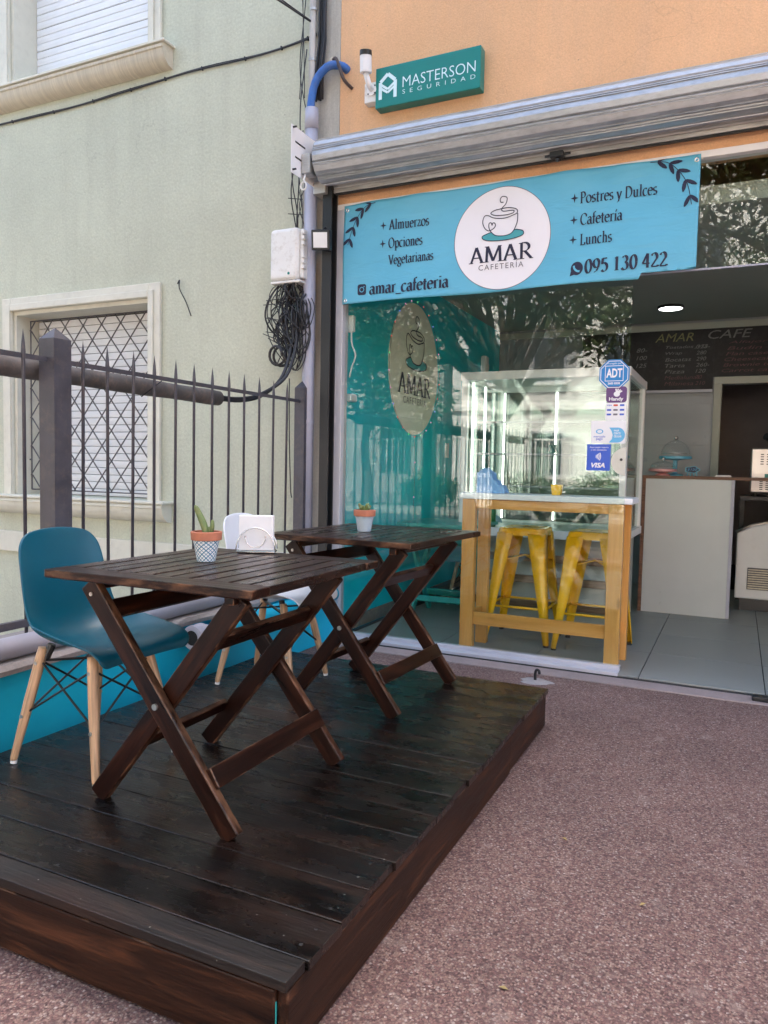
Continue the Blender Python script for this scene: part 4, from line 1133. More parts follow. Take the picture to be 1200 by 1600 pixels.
# ================================================================== folding tables
def folding_table(name, label, cx, cy, rz, W, Lg, H, mat, group, feet=.50, nsl=10, halfY=.265):
    t = thing(name, label, "table", (cx, cy, DZ), rz, group)
    th = .024; z = H - th / 2
    ew = .082
    for s in (-1, 1):
        beam("end_board", (-W / 2, s * (Lg / 2 - ew / 2), z), (W / 2, s * (Lg / 2 - ew / 2), z), ew, th, mat, t, up=(0, 1, 0), bevel=.004)
    pit = W / nsl
    for k in range(nsl):
        x = -W / 2 + pit * (k + .5)
        beam("slat", (x, -Lg / 2 + ew + .0005, z), (x, Lg / 2 - ew - .0005, z), pit - .009, th - .001 * (k % 2), m_slat if mat is m_table else mat, t, up=(1, 0, 0), bevel=.003)
    # battens under the top
    for x in (-W * .33, W * .33):
        beam("batten", (x, -halfY - .015, H - th - .016), (x, halfY + .015, H - th - .016), .034, .030, mat, t, bevel=.003)
    topz = H - th - .045
    f = feet / 2
    def leg(x0, x1, y, zt):
        o = beam("leg", (x0, y, .004), (x1, y, zt), .058, .026, mat, t, up=(1, 0, .6), bevel=.004)
        return o
    for s in (-1, 1):
        leg(f, -f, s * (halfY + .012), topz + .03)
        leg(-f, f, s * (halfY - .018), topz + .03)
        # pivots
        b = obj("bolt", MB().tube([(0, s * (halfY + .025), (topz + .03) / 2), (0, s * (halfY + .031), (topz + .03) / 2)], .009, 10), m_bolt, t)
        for xx, zz in ((-f * .92, topz - .012), (f * .92, topz - .012), (f * .55, .155), (-f * .8, .07)):
            pass
        obj("bolt", MB().tube([(-f * .93, s * (halfY + .025), topz), (-f * .93, s * (halfY + .029), topz)], .006, 8), m_bolt, t)
    # stretchers
    sl_ = 1 - 2 * .185
    beam("stretcher", (f * sl_ + .022, -halfY - .012 , .115 + .03), (f * sl_ + .022, halfY + .012, .145), .058, .02, mat, t, up=(-.5, 0, .8), bevel=.003)
    beam("stretcher", (-f * sl_ - .015, -halfY + .03, .145), (-f * sl_ - .015, halfY - .03, .145), .045, .02, mat, t, up=(.5, 0, .8), bevel=.003)
    beam("stretcher", (-f * .78, -halfY + .0, topz - .045), (-f * .78, halfY - .0, topz - .045), .055, .02, mat, t, up=(-.5, 0, .8), bevel=.003)
    beam("stretcher", (f * .60, -halfY + .032, topz - .105), (f * .60, halfY - .032, topz - .105), .050, .02, mat, t, up=(.5, 0, .8), bevel=.003)
    return t
T1H = .846 - DZ
folding_table("folding_table", "nearer dark wooden folding table, with the cactus and the napkin holder", -1.39, 1.82, 0, .70, .70, T1H, m_table, "dark folding tables on the deck", nsl=11)
folding_table("folding_table", "farther dark wooden folding table, next to the shop window", -1.395, 2.885, RAD(-3), .68, .71, .869 - DZ, m_table, "dark folding tables on the deck", nsl=11)

# ================================================================== shell chairs
def shell_mesh():
    prof = smooth_path([(.225, .400), (.222, .424), (.185, .438), (.10, .432), (.0, .420), (-.09, .420), (-.155, .443), (-.195, .50), (-.215, .58), (-.232, .68), (-.246, .76), (-.257, .825)], False, 4)
    n = len(prof); mb = MB(); rows = []; M_ = 18
    for i, (x, z) in enumerate(prof):
        u = i / (n - 1)
        a = prof[max(0, i - 1)]; b = prof[min(n - 1, i + 1)]
        tx, tz = b[0] - a[0], b[1] - a[1]; l = math.hypot(tx, tz)
        nx, nz = tz / l, -tx / l              # towards the sitter
        w0 = .215 + .02 * math.sin(PI * min(1, u / .55)) if u < .55 else .215 - .035 * (u - .55) / .45
        if u > .84:
            q = (u - .84) / .16; w0 *= (1 - q ** 3.0 * .34)
        if u < .10:
            q = (.10 - u) / .10; w0 *= (1 - q ** 2 * .13)
        curl = .012 + .075 * math.exp(-((u - .45) / .20) ** 2) + .02 * (u > .5) * math.sin(PI * min(1, (u - .5) / .5))
        row = []
        for k in range(M_ + 1):
            v = -1 + 2 * k / M_
            c = curl * abs(v) ** 2.4
            drop = (.014 * v * v) if u > .9 else 0
            row.append((x + nx * c, w0 * v * (1 - .05 * abs(v) ** 4), z + nz * c - drop * (u - .9) / .1))
        rows.append(row)
    mb.grid(rows)
    mb.v = [(x * .85 + .026, y * .90, z * .905) for x, y, z in mb.v]
    return mb.mesh("shell")
SH = shell_mesh()
def shell_chair(name, label, loc, rz, mat, group):
    t = thing(name, label, "chair", loc, rz, group)
    me = SH.copy(); me.materials.append(mat)
    for p in me.polygons: p.use_smooth = True
    s = obj("shell", me, None, t)
    md = s.modifiers.new("solid", 'SOLIDIFY'); md.thickness = .008; md.offset = 0
    md = s.modifiers.new("sub", 'SUBSURF'); md.levels = 1; md.render_levels = 1
    feet = {(1, 1): (.185, .165), (1, -1): (.185, -.165), (-1, 1): (-.185, .165), (-1, -1): (-.185, -.165)}
    top = {}
    for (sx, sy), (fx, fy) in feet.items():
        tx, ty = sx * .110 + .0, sy * .110
        d = Vector((tx - fx, ty - fy, .362)); 
        P = lambda q: (fx + d.x * q, fy + d.y * q, .012 + d.z * q * .98)
        L = d.length
        axis = d.normalized()
        lm = MB().lathe([(.0105, 0), (.012, .01), (.0165, .2), (.0165, L * .93), (.015, L * 1.0)], 14).mesh("leg")
        lm.transform(Matrix.Rotation(RAD(90), 4, 'Y')); lm.materials.append(m_beech)
        for p in lm.polygons: p.use_smooth = True
        lo_ = bpy.data.objects.new("leg", lm); link(lo_, t)
        y = Vector((0, 1, 0)); y = (y - axis * y.dot(axis)).normalized(); zz = axis.cross(y)
        m4 = Matrix((axis, y, zz)).transposed().to_4x4(); m4.translation = Vector((fx, fy, .010)); lo_.matrix_basis = m4
        obj("foot_pad", MB().tube([(fx, fy, .0), (fx + d.x * .02, fy + d.y * .02, .011)], .0105, 12), m_white, lo_, world=False).matrix_basis = m4.inverted()
        for q in (.40, .88):
            p = Vector(P(q)); out = Vector((0, -1 if sy < 0 else 1, 0))
            bb = obj("bolt", MB().tube([p + out * .0150, p + out * .0175], .0065, 12), m_bolt, lo_); bb.matrix_basis = m4.inverted()
        top[(sx, sy)] = (Vector(P(.90)), Vector(P(.42)))
    wires = MB()
    for a, b in (((1, 1), (1, -1)), ((-1, 1), (-1, -1)), ((1, 1), (-1, 1)), ((1, -1), (-1, -1))):
        for p, q in ((a, b), (b, a)):
            wires.tube([top[p][0], top[q][1]], .0038, 6)
    for a, b in (((1, 1), (-1, -1)), ((1, -1), (-1, 1))):
        wires.tube([top[a][0], top[b][0]], .0045, 6)
    obj("wire_brace", wires, m_blackmetal, t)
    for sx in (-1, 1):
        for sy in (-1, 1): obj("mount", MB().tube([(sx * .105, sy * .105, .338), (sx * .092, sy * .092, .382)], .013, 8), m_blackmetal, t)
    return t
shell_chair("shell_chair", "petrol blue plastic shell chair with wooden legs at the nearer table", (-1.865, 1.775, DZ + .002), RAD(-2), m_shellblue, "shell chairs")
shell_chair("shell_chair", "white plastic shell chair with wooden legs by the farther table", (-1.86, 2.80, DZ + .002), RAD(4), m_shellwhite, "shell chairs")

# ================================================================== things on the tables
def pattern_mat():
    m, nt, b = nodes("patterned_pot")
    tc = nd(nt, "ShaderNodeTexCoord"); sx = nd(nt, "ShaderNodeSeparateXYZ", Vector=tc.outputs["Object"])
    an = nd(nt, "ShaderNodeMath", {"operation": 'ARCTAN2'}, i0=sx.outputs[1], i1=sx.outputs[0])
    u = nd(nt, "ShaderNodeMath", {"operation": 'MULTIPLY'}, i0=an.outputs[0], i1=8 / (2 * PI))
    v = nd(nt, "ShaderNodeMath", {"operation": 'MULTIPLY'}, i0=sx.outputs[2], i1=42.0)
    def fr(s):
        f = nd(nt, "ShaderNodeMath", {"operation": 'FRACT'}, i0=s)
        return nd(nt, "ShaderNodeMath", {"operation": 'SUBTRACT'}, i0=f.outputs[0], i1=.5).outputs[0]
    a, c = fr(u.outputs[0]), fr(v.outputs[0])
    A = nd(nt, "ShaderNodeMath", {"operation": 'ABSOLUTE'}, i0=a).outputs[0]; Cc = nd(nt, "ShaderNodeMath", {"operation": 'ABSOLUTE'}, i0=c).outputs[0]
    dd = nd(nt, "ShaderNodeMath", {"operation": 'SUBTRACT'}, i0=A, i1=Cc); d2 = nd(nt, "ShaderNodeMath", {"operation": 'ABSOLUTE'}, i0=dd.outputs[0])
    x = nd(nt, "ShaderNodeMath", {"operation": 'LESS_THAN'}, i0=d2.outputs[0], i1=.085)
    r = nd(nt, "ShaderNodeMath", {"operation": 'ADD'}, i0=A, i1=Cc)
    r2 = nd(nt, "ShaderNodeMath", {"operation": 'COMPARE'}, i0=r.outputs[0], i1=.5, i2=.05)
    f = nd(nt, "ShaderNodeMath", {"operation": 'MAXIMUM'}, i0=x.outputs[0], i1=r2.outputs[0])
    col = mixc(nt, f.outputs[0], (.76, .80, .81), (.05, .20, .33))
    nt.links.new(col, b.inputs["Base Color"]); b.inputs["Roughness"].default_value = .5
    return m
m_pot = pattern_mat()
def pot(label, loc, tall, rz, k=1.0):
    t = thing("potted_cactus", label, "plant", loc, rz, "potted cacti on the tables")
    o = obj("pot", MB().lathe([(.0, 0), (.028 * k, 0), (.040 * k, .064 * k), (.0395 * k, .0645 * k)], 32), m_pot, t, smooth=False); smooth_by_angle(o, 40)
    o = obj("rim", MB().lathe([(.041 * k, .0646 * k), (.0465 * k, .066 * k), (.048 * k, .090 * k), (.046 * k, .092 * k), (.041 * k, .092 * k), (.040 * k, .078 * k)], 32), m_terra, t); smooth_by_angle(o, 40)
    obj("soil", MB().lathe([(.040 * k, .0775 * k), (.02, .081 * k), (0, .083 * k)], 20), m_soil, t, smooth=True)
    def ear(p0, p1, p2, r):
        path = smooth_path([p0, p1, p2], False, 6); n = len(path)
        rs = [r * (.55 + .9 * math.sin(PI * (.12 + .80 * i / (n - 1)))) * (1 if i < n - 1 else .3) for i in range(n)]
        mb = MB().tube(path, rs, 10)
        obj("stem", mb, m_cactus, t, smooth=True)
    if tall:
        ear((0.0, .0, .08), (-.012, .004, .115), (-.038, .0, .172), .0075)
        ear((.012, .0, .08), (.018, .0, .10), (.020, .0, .128), .005)
        ear((.004, .012, .08), (.002, .015, .09), (0.0, .02, .105), .005)
    else:
        for a in range(0, 360, 40):
            ear((0, 0, .078), (.012 * math.cos(RAD(a)), .012 * math.sin(RAD(a)), .094), (.026 * math.cos(RAD(a)), .026 * math.sin(RAD(a)), .104 + .008 * (a % 3)), .0055)
    return t
pot("tall cactus in a patterned clay pot on the nearer table", (-1.475, 1.845, .848), True, RAD(15))
pot("small succulent in a patterned clay pot on the farther table", (-1.447, 2.87, .8705), False, 0)
# napkin holder
nh = thing("napkin_holder", "wire napkin holder full of white napkins on the nearer table", "napkin holder", (-1.478, 2.115, .847), RAD(26))
obj("napkins", MB().box(-.058, .058, -.012, .022, .010, .128).box(-.060, .054, .0225, .030, .010, .120), m_paper, nh, bevel=.002, recalc=False)
for y in (-.018, .036):
    arc = [(.066 * math.cos(RAD(a)), y, .012 + .075 * math.sin(RAD(a))) for a in range(0, 181, 12)]
    obj("wire_arch", MB().tube(arc, .0022, 6), m_chrome, nh, smooth=True)
obj("smile_wire", MB().tube([(.034 * math.cos(RAD(a)), -.0205, .055 + .034 * math.sin(RAD(a))) for a in range(180, 361, 12)], .002, 6), m_chrome, nh, smooth=True)
for s in (-1, 1): obj("wire_knob", MB().tube([(s * .034, -.0205, .054), (s * .034, -.0205, .060)], .0035, 8), m_chrome, nh)
obj("base_tray", MB().box(-.066, .066, -.022, .040, .001, .009), m_chrome, nh, bevel=.003)

# ---- small floor things
hk = thing("ground_hook", "small black hook in a concrete patch at the corner of the deck", "hook", (-.95, 3.98, 0))
obj("concrete_patch", (lambda m_: (setattr(m_, "v", [(x * (1 + .18 * math.sin(3 * math.atan2(y, x) + 1) + .1 * math.sin(7 * math.atan2(y, x))), y * .8, z) for x, y, z in m_.v]), m_)[1])(MB().lathe([(.001, .010), (.045, .009), (.07, .005), (.085, .0)], 40, (0, 0, .001))), m_conc, hk)
obj("hook", MB().tube(smooth_path([(0, 0, .005), (0, 0, .05), (.008, 0, .066), (.02, 0, .06), (.022, 0, .045)], False, 4), .008, 8), m_blackmetal, hk, smooth=True)
tag(obj("door_stop", MB().box(.11, .22, 4.16, 4.215, .0062, .032), m_blackmetal, bevel=.006), "black rubber door stop on the threshold at the right edge", "door stop")
lf_me = MB().add([(-.011, 0, .002), (0, -.005, .004), (.012, 0, .002), (0, .005, .005)], [(0, 1, 2, 3)]).mesh("fallen_leaf"); lf_me.materials.append(paint("dry_leaf", (.34, .25, .10), .8))
for (x, y, lab) in ((-.44, 2.30, "dry yellow leaf lying on the open pavement"), (-.18, 2.04, "dry leaf lying farthest right on the pavement"), (-.42, 1.56, "small dry leaf on the pavement near the deck side")):
    o = bpy.data.objects.new("fallen_leaf", lf_me); S.collection.objects.link(o); o.location = (x, y, .001); o.rotation_euler = (0, 0, x * 30); tag(o, lab, "leaf", "dry leaves on the pavement")

# ================================================================== inside the cafe
FZ = .021
# ---- round logo on the side wall
wlg = thing("wall_logo", "round pale cafe logo disc on the teal side wall inside", "wall sign", (-2.388, 5.58, 1.43))
lfn = lambda x, z, off=0.: (-2.389 + off + .004, x, z)
m_disc = paint("logo_disc_board", (.78, .76, .64), .6, var=.03)
obj("disc", MB().prism(disc_pts(5.58, 1.93, .50, .52, 64), lambda a, b, d: (d, a, b), -2.3889, -2.3855), m_disc, wlg, world=True)
logo(wlg, lambda x, z, off=0.: (-2.3852 + off, x, z), 5.58, 1.95, .50, True, .02)
# ---- string lights around it
stl = thing("string_lights", "string of tiny coloured lights around the round wall logo", "string lights", (-2.38, 5.58, 1.4))
cols = [emit("bulb_red", (1, .15, .15), .13), emit("bulb_blue", (.2, .3, 1), .13), emit("bulb_pink", (1, .4, .7), .13), emit("bulb_green", (.2, 1, .4), .13)]
for q_ in cols: q_.cycles.emission_sampling = 'NONE'
pts = []
for k in range(26):
    a = RAD(360 * k / 26 - 90)
    pts.append((-2.374, 5.58 + .515 * math.cos(a), 1.93 + .535 * math.sin(a)))
tail = smooth_path([pts[0], (-2.375, 5.60, 1.1), (-2.375, 5.59, .7), (-2.37, 5.66, .3), (-2.34, 5.75, .14)], False, 4)
obj("wire", MB().tube(pts + [pts[0]], .0015, 4).tube(tail, .0015, 4), m_cable2, stl, world=True)
for k, p in enumerate(pts + tail[3::3]):
    obj("bulb", MB().lathe([(0, -.006), (.005, -.003), (.005, .003), (0, .006)], 8, p), cols[(k * 7 + k // 3) % 4], stl, world=True)
wsw = thing("wall_switch", "white light switch on the teal wall right of the round logo", "switch", (-2.386, 6.35, 1.32))
obj("plate", MB().box(-2.3889, -2.378, 6.31, 6.39, 1.24, 1.37), m_white, wsw, world=True, bevel=.004)
obj("button", MB().box(-2.3778, -2.374, 6.325, 6.375, 1.27, 1.34), m_white, wsw, world=True, bevel=.002)
asn = thing("alarm_sensor", "small white alarm sensor low behind the left edge of the shop window", "sensor", (-2.36, 4.47, 1.62))
obj("body", MB().box(-2.3889, -2.35, 4.43, 4.52, 1.58, 1.63), m_white, asn, world=True, bevel=.008)
obj("window", MB().box(-2.3498, -2.347, 4.445, 4.505, 1.59, 1.62), m_whiteplastic, asn, world=True, bevel=.002)
asn2 = thing("motion_sensor", "white motion sensor high on the teal wall above the showcase", "sensor", (-2.36, 7.3, 2.2))
obj("body", MB().box(-2.3889, -2.33, 7.25, 7.36, 2.12, 2.28), m_white, asn2, world=True, bevel=.02)
obj("lens", MB().box(-2.3298, -2.324, 7.27, 7.34, 2.14, 2.20), m_whiteplastic, asn2, world=True, bevel=.004)

# ---- high table by the window
ht = thing("high_table", "pine high table with a white top behind the shop window", "table", (-1.04, 4.52, FZ))
for x, y in ((-1.49, 4.40), (-.615, 4.40), (-1.47, 4.64), (-.60, 4.64)):
    beam("leg", (x, y, FZ), (x, y, .962), .082 if y < 4.5 else .072, .05, m_pine, ht, up=(1, 0, 0), world=True, bevel=.003)
for y in (4.40, 4.64):
    beam("apron", (-1.448, y, .933), (-.657, y, .933), .056, .022, m_pine, ht, world=True, bevel=.002)
for x in (-1.48, -.608):
    beam("apron", (x, 4.427, .925), (x, 4.613, .925), .07, .022, m_pine, ht, world=True, bevel=.002)
    beam("side_stretcher", (x, 4.426, .225), (x, 4.614, .225), .075, .024, m_pine, ht, world=True, bevel=.002)
beam("stretcher", (-1.449, 4.40, .225), (-.657, 4.40, .225), .078, .026, m_pine, ht, world=True, bevel=.003)
obj("top", MB().box(-1.555, -.528, 4.372, 4.668, .964, .999), m_white, ht, world=True, bevel=.004)
# crown shaped blue napkin box and yellow cup
nb = thing("blue_napkin_box", "light blue cut out napkin box on the high table", "napkin box", (-1.4, 4.5, 1.0))
sil = [(-1.475, 0), (-1.475, .125), (-1.463, .125), (-1.455, .14), (-1.425, .158), (-1.405, .14), (-1.39, .13), (-1.375, .125), (-1.37, .085), (-1.345, .075), (-1.335, .05), (-1.31, .045), (-1.295, .02), (-1.29, 0)]
obj("front_panel", MB().prism(sil, lambda a, b, d: (a, d, 1.0 + b), 4.47, 4.478), m_lightblue, nb, world=True)
obj("back_panel", MB().prism(sil, lambda a, b, d: (a, d, 1.0 + b), 4.55, 4.558), m_lightblue, nb, world=True)
obj("floor_panel", MB().box(-1.47, -1.295, 4.479, 4.549, 1.0005, 1.008), m_lightblue, nb, world=True)
yc = thing("yellow_cup", "small yellow square pot on the high table", "cup", (-.985, 4.52, 1.0))
def sqcup(mb, w0, w1, h, t):
    o = [[(sx * a, sy * a, z) for sx, sy in ((-1, -1), (1, -1), (1, 1), (-1, 1))] for a, z in ((w0, 0), (w1, h), (w1 - t, h), (w0 - t, t))]
    mb.grid(o, close=True); mb.add(o[0], [(3, 2, 1, 0)]); mb.add(o[3], [(0, 1, 2, 3)]); return mb
obj("body", sqcup(MB(), .024, .031, .062, .003), m_yellow, yc)
obj("soil", MB().box(-.026, .026, -.026, .026, .045, .05), m_soil, yc)

# ---- yellow metal stools
def stool(label, cx, cy, rz):
    t = thing("bar_stool", label, "stool", (cx, cy, FZ), rz, "yellow stools at the high table")
    h = .745; s0, s1 = .150, .212
    st = []
    for a, z in ((.12, h + .004), (.135, h + .004), (.147, h), (.150, h - .008), (.156, h - .045), (.153, h - .045), (.146, h - .01)):
        st.append([(q[0], q[1], z) for q in rrect(-a, a, -a, a, .035, 4)])
    mb = MB().grid(st, close=True); mb.add(st[0], [tuple(range(len(st[0])))])
    so = obj("seat", mb, m_yellow, t); smooth_by_angle(so, 50)
    obj("hand_hole", MB().box(-.035, .035, -.012, .012, h + .0045, h + .0052), m_dark, so)
    for sx in (-1, 1):
        for sy in (-1, 1):
            # folded sheet leg: wide at the top, narrow at the foot, L shaped
            rows = []
            for q in range(7):
                f = q / 6
                e = s0 + .004 + (s1 - s0) * f; z = (h - .03) * (1 - f) + .012 * f
                wd = .075 * (1 - f) + .032
                rows.append([(sx * (e - wd), sy * e, z), (sx * (e - wd * .5), sy * (e + .003), z), (sx * (e - .008), sy * e, z), (sx * e, sy * (e - .008), z), (sx * (e + .003), sy * (e - wd * .5), z), (sx * e, sy * (e - wd), z)])
            lg = obj("leg", MB().grid(rows), m_yellow, t); smooth_by_angle(lg, 40)
            md = lg.modifiers.new("solid", 'SOLIDIFY'); md.thickness = .003
            obj("foot_cap", MB().tube([(sx * (s1 - .012), sy * (s1 - .012), .0), (sx * (s1 - .012), sy * (s1 - .012), .016)], .017, 10), m_blackmetal, lg)
    e = s0 + (s1 - s0) * .68 - .006
    for a, b in (((-1, -1), (1, -1)), ((1, -1), (1, 1)), ((1, 1), (-1, 1)), ((-1, 1), (-1, -1))):
        obj("foot_rail", MB().tube([(a[0] * e, a[1] * e, .235), (b[0] * e, b[1] * e, .235)], .0085, 8), m_yellow, t, smooth=True)
    for a in (-1, 1):
        obj("cross_brace", MB().tube([(-.15, -.15 * a, .52), (0, 0, .56), (.15, .15 * a, .52)], .006, 6), m_yellow, t, smooth=True)
    return t
stool("left one of two yellow metal stools under the high table", -1.265, 4.90, RAD(1))
stool("right one of two yellow metal stools under the high table", -.80, 4.86, RAD(-1))

# ---- glass showcase on a slatted wooden base
CX0, CX1, CY0, CY1, CZ0, CZ1 = -1.88, -.72, 5.38, 6.30, .66, 1.865
sh = thing("glass_showcase", "tall glass display case with white frame and lit tubes behind the high table", "display case", (-1.3, 5.84, FZ))
def fbar(a, b, wd=.045):
    x0, x1 = sorted((a[0], b[0])); y0, y1 = sorted((a[1], b[1])); z0, z1 = sorted((a[2], b[2])); h = wd / 2
    obj("frame_bar", MB().box(x0 - h, x1 + h, y0 - h, y1 + h, z0 - h, z1 + h), m_white, sh, world=True, bevel=.003)
for x in (CX0, CX1):
    for y in (CY0, CY1): fbar((x, y, CZ0 + .06), (x, y, CZ1 - .061), .045)
for z, wd in ((CZ1 - .03, .06), (CZ0 + .025, .06)):
    fbar((CX0, CY0, z), (CX1, CY0, z), wd); fbar((CX0, CY1, z), (CX1, CY1, z), wd)
    fbar((CX0, CY0 + .065, z), (CX0, CY1 - .065, z), wd - .004); fbar((CX1, CY0 + .065, z), (CX1, CY1 - .065, z), wd - .004)
obj("roof_panel", MB().box(CX0 + .03, CX1 - .03, CY0 + .03, CY1 - .03, CZ1 - .02, CZ1 - .005), m_white, sh, world=True)
obj("floor_panel", MB().box(CX0 + .03, CX1 - .03, CY0 + .03, CY1 - .03, CZ0 + .02, CZ0 + .04), m_white, sh, world=True)
for nm, b in (("front_pane", (CX0 + .023, CX1 - .023, CY0 - .003, CY0 + .003)), ("back_pane", (CX0 + .023, CX1 - .023, CY1 - .003, CY1 + .003)), ("side_pane", (CX0 - .003, CX0 + .003, CY0 + .023, CY1 - .023)), ("side_pane", (CX1 - .003, CX1 + .003, CY0 + .023, CY1 - .023))):
    obj(nm, MB().box(*b, CZ0 + .056, CZ1 - .062), m_case, sh, world=True)
for z in (1.02, 1.26, 1.50):
    obj("shelf", MB().box(CX0 + .05, CX1 - .05, CY0 + .15, CY1 - .05, z, z + .006), m_case, sh, world=True)
    obj("shelf_edge", MB().box(CX0 + .05, CX1 - .05, CY0 + .140, CY0 + .1495, z - .004, z + .010), m_pvc, sh, world=True)
for x, y in ((CX0 + .045, CY0 + .05), (CX0 + .04, CY0 + .36), (CX0 + .05, CY1 - .05), (-1.39, CY1 - .04)):  # second one imitates a bright reflection; the other three are lamps
    obj("glow_tube", MB().tube([(x, y, CZ0 + .07), (x, y, CZ1 - .07)], .009, 8), m_tubeled, sh, world=True)
bs_ = obj("base", MB().box(CX0 + .02, CX1 - .02, CY0 + .10, CY1 - .02, FZ, CZ0 - .006), m_ceil, sh, world=True)
for z in (.16, .34, .50):
    beam("base_slat", (CX0 + .02, CY0 + .06, z), (CX1 - .02, CY0 + .06, z), .055, .03, m_skirt, bs_, world=True)
bt = thing("green_bottle", "green glass bottle standing at the foot of the display case", "bottle", (-1.62, 5.27, FZ))
# small stand it stands on
obj("body", MB().lathe([(0, 0), (.032, 0), (.034, .01), (.034, .13), (.013, .18), (.012, .225), (.0, .225)], 18), paint("green_glass", (.02, .22, .06), .15), bt, smooth=True)
obj("cap", MB().lathe([(.0135, .225), (.0135, .24), (0, .24)], 14), m_stred, bt)
bt.location.z = FZ + .66; bt.location.x = -1.72; bt.location.y = 5.6
bt.location.z = CZ0 + .041
cs = thing("card_stand", "small white easel card standing on a showcase shelf", "card stand", (-1.33, 5.85, 1.267))
obj("card", MB().add([(-.03, 0, .005), (.05, .02, .02), (.035, .03, .085), (-.02, .01, .075)], [(0, 1, 2, 3)]), m_signgreen, cs)
obj("easel", MB().tube([(-.03, .0, .001), (.0, .01, .09), (.05, .02, .001)], .003, 5), m_white, cs)

# ---- counter
ct = thing("counter", "white panelled counter with brown edging", "counter", (-.37, 6.4, FZ))
obj("front_panel", MB().box(-.672, -.046, 6.352, 6.372, FZ, 1.098), m_white if False else paint("counter_white", (.50, .53, .51), .35, var=.03), ct, world=True, bevel=.002)
obj("side_edge", MB().box(-.70, -.673, 6.355, 6.76, FZ, 1.098), m_brown, ct, world=True, bevel=.002)
obj("side_edge", MB().box(-.0455, -.022, 6.356, 6.76, FZ, 1.098), m_pvc, ct, world=True, bevel=.002)
obj("top_board", MB().box(-.705, 1.7, 6.35, 6.78, 1.0985, 1.122), m_brown, ct, world=True, bevel=.002)
obj("inner_shelf", MB().box(-.672, -.047, 6.373, 6.75, .55, .57), m_ceil, ct, world=True)
obj("leg", MB().box(1.64, 1.68, 6.4, 6.7, FZ, 1.098), m_brown, ct, world=True)
def cake_stand(label, x, y, r, hstem, mat, dome_h):
    t = thing("cake_stand", label, "cake stand", (x, y, 1.1225), 0, "domed cake stands on the counter")
    obj("stand", MB().lathe([(0, 0), (r * .55, 0), (r * .5, .01), (.018, .022), (.016, hstem - .01), (r * .6, hstem), (r, hstem + .004), (r, hstem + .024), (r * .93, hstem + .024), (0, hstem + .018)], 32), mat, t, smooth=False)
    d = [(r * .9, hstem + .025)] + [(r * .9 * math.cos(RAD(a)) if a else r * .9, hstem + .04 + (dome_h - .04) * math.sin(RAD(a))) for a in range(0, 90, 10)] + [(.006, hstem + dome_h)]
    obj("dome", MB().lathe(d, 32), m_dome, t, smooth=True)
    obj("knob", MB().lathe([(.005, hstem + dome_h), (.015, hstem + dome_h + .012), (.016, hstem + dome_h + .022), (0, hstem + dome_h + .034)], 14), m_chrome, t, smooth=True)
    obj("rib_lines", MB().lathe([(r * .895, hstem + .045), (r * .898, hstem + .047)], 32), m_chrome, t)
    return t
cake_stand("tall light blue cake stand with glass dome on the counter", -.475, 6.58, .125, .135, m_cakeblue, .155)
cake_stand("low pink cake stand with small glass dome on the counter", -.555, 6.44, .108, .03, m_pink, .085)
ps = thing("price_plaque", "tiny light blue plaque with dark script on the counter", "plaque", (-.335, 6.44, 1.1225))
cl = [(.055 * math.cos(RAD(a)) * (1 + .10 * math.cos(RAD(5 * a))), .052 + .027 * math.sin(RAD(a)) * (1 + .12 * math.cos(RAD(5 * a)))) for a in range(0, 360, 12)]
obj("board", MB().prism(cl, lambda a, b, d: (a, d, b), -.003, .003), m_cakeblue, ps)
obj("script", MB().prism([(a * .85, .052 + (b - .052) * .8) for a, b in cl], lambda a, b, d: (a, d, b), -.0045, -.0031), m_navy, ps)
sans_text("lettering", "$120", lambda x, z, off=0.: (x, -.0046 - off, z), -.035, .035, .042, .062, m_stblue, ps, shear=.2, world=False)
for s in (-1, 1): obj("leg", MB().tube([(s * .03, 0, .03), (s * .038, 0, .0)], .004, 6).tube([(s * .012, 0, .03), (s * .014, .01, .0)], .004, 6), m_cakeblue, ps)
nap = thing("paper_stack", "small stack of papers at the end of the counter", "paper", (-.11, 6.5, 1.1225))
for k in range(4): obj("sheet", MB().box(-.06 + .003 * k, .06 - .002 * k, -.05, .05, .0035 * k, .0035 * k + .003), m_paper, nap)
# ---- coffee machine, freezer
back = thing("back_counter", "dark back counter carrying the coffee machine", "counter", (.6, 7.1, FZ))
obj("top", MB().box(.02, 1.9, 6.95, 7.45, .93, .965), m_blackmetal, back, world=True, bevel=.003)
obj("support", MB().box(.95, 1.9, 7.05, 7.42, FZ, .9295), m_blackmetal, back, world=True)
obj("leg", MB().box(.02, .06, 7.40, 7.44, FZ, .9295), m_blackmetal, back, world=True)
cm = thing("coffee_machine", "steel coffee machine with vents behind the counter", "coffee machine", (.35, 7.1, .965))
obj("body", MB().box(-.26, .30, -.12, .25, .03, .40), m_steel, cm, bevel=.01)
for s in (-.22, .26): obj("foot", MB().tube([(s, -.08, .0), (s, -.08, .03)], .018, 10), m_blackmetal, cm)
obj("badge", MB().box(-.155, -.075, -.1235, -.1205, .155, .188), m_signgreen, cm)
for gx in (-.19, -.145):
    for k in range(5):
        obj("vent_slot", MB().box(gx, gx + .024, -.1225, -.1205, .265 + .02 * k, .273 + .02 * k), m_dark, cm)
        obj("vent_slot", MB().box(gx, gx + .024, -.1225, -.1205, .055 + .016 * k, .062 + .016 * k), m_dark, cm)
obj("group_head", MB().tube([(-.1, -.05, .40), (-.1, -.05, .47), (-.16, -.10, .50)], .03, 10), m_blackmetal, cm)
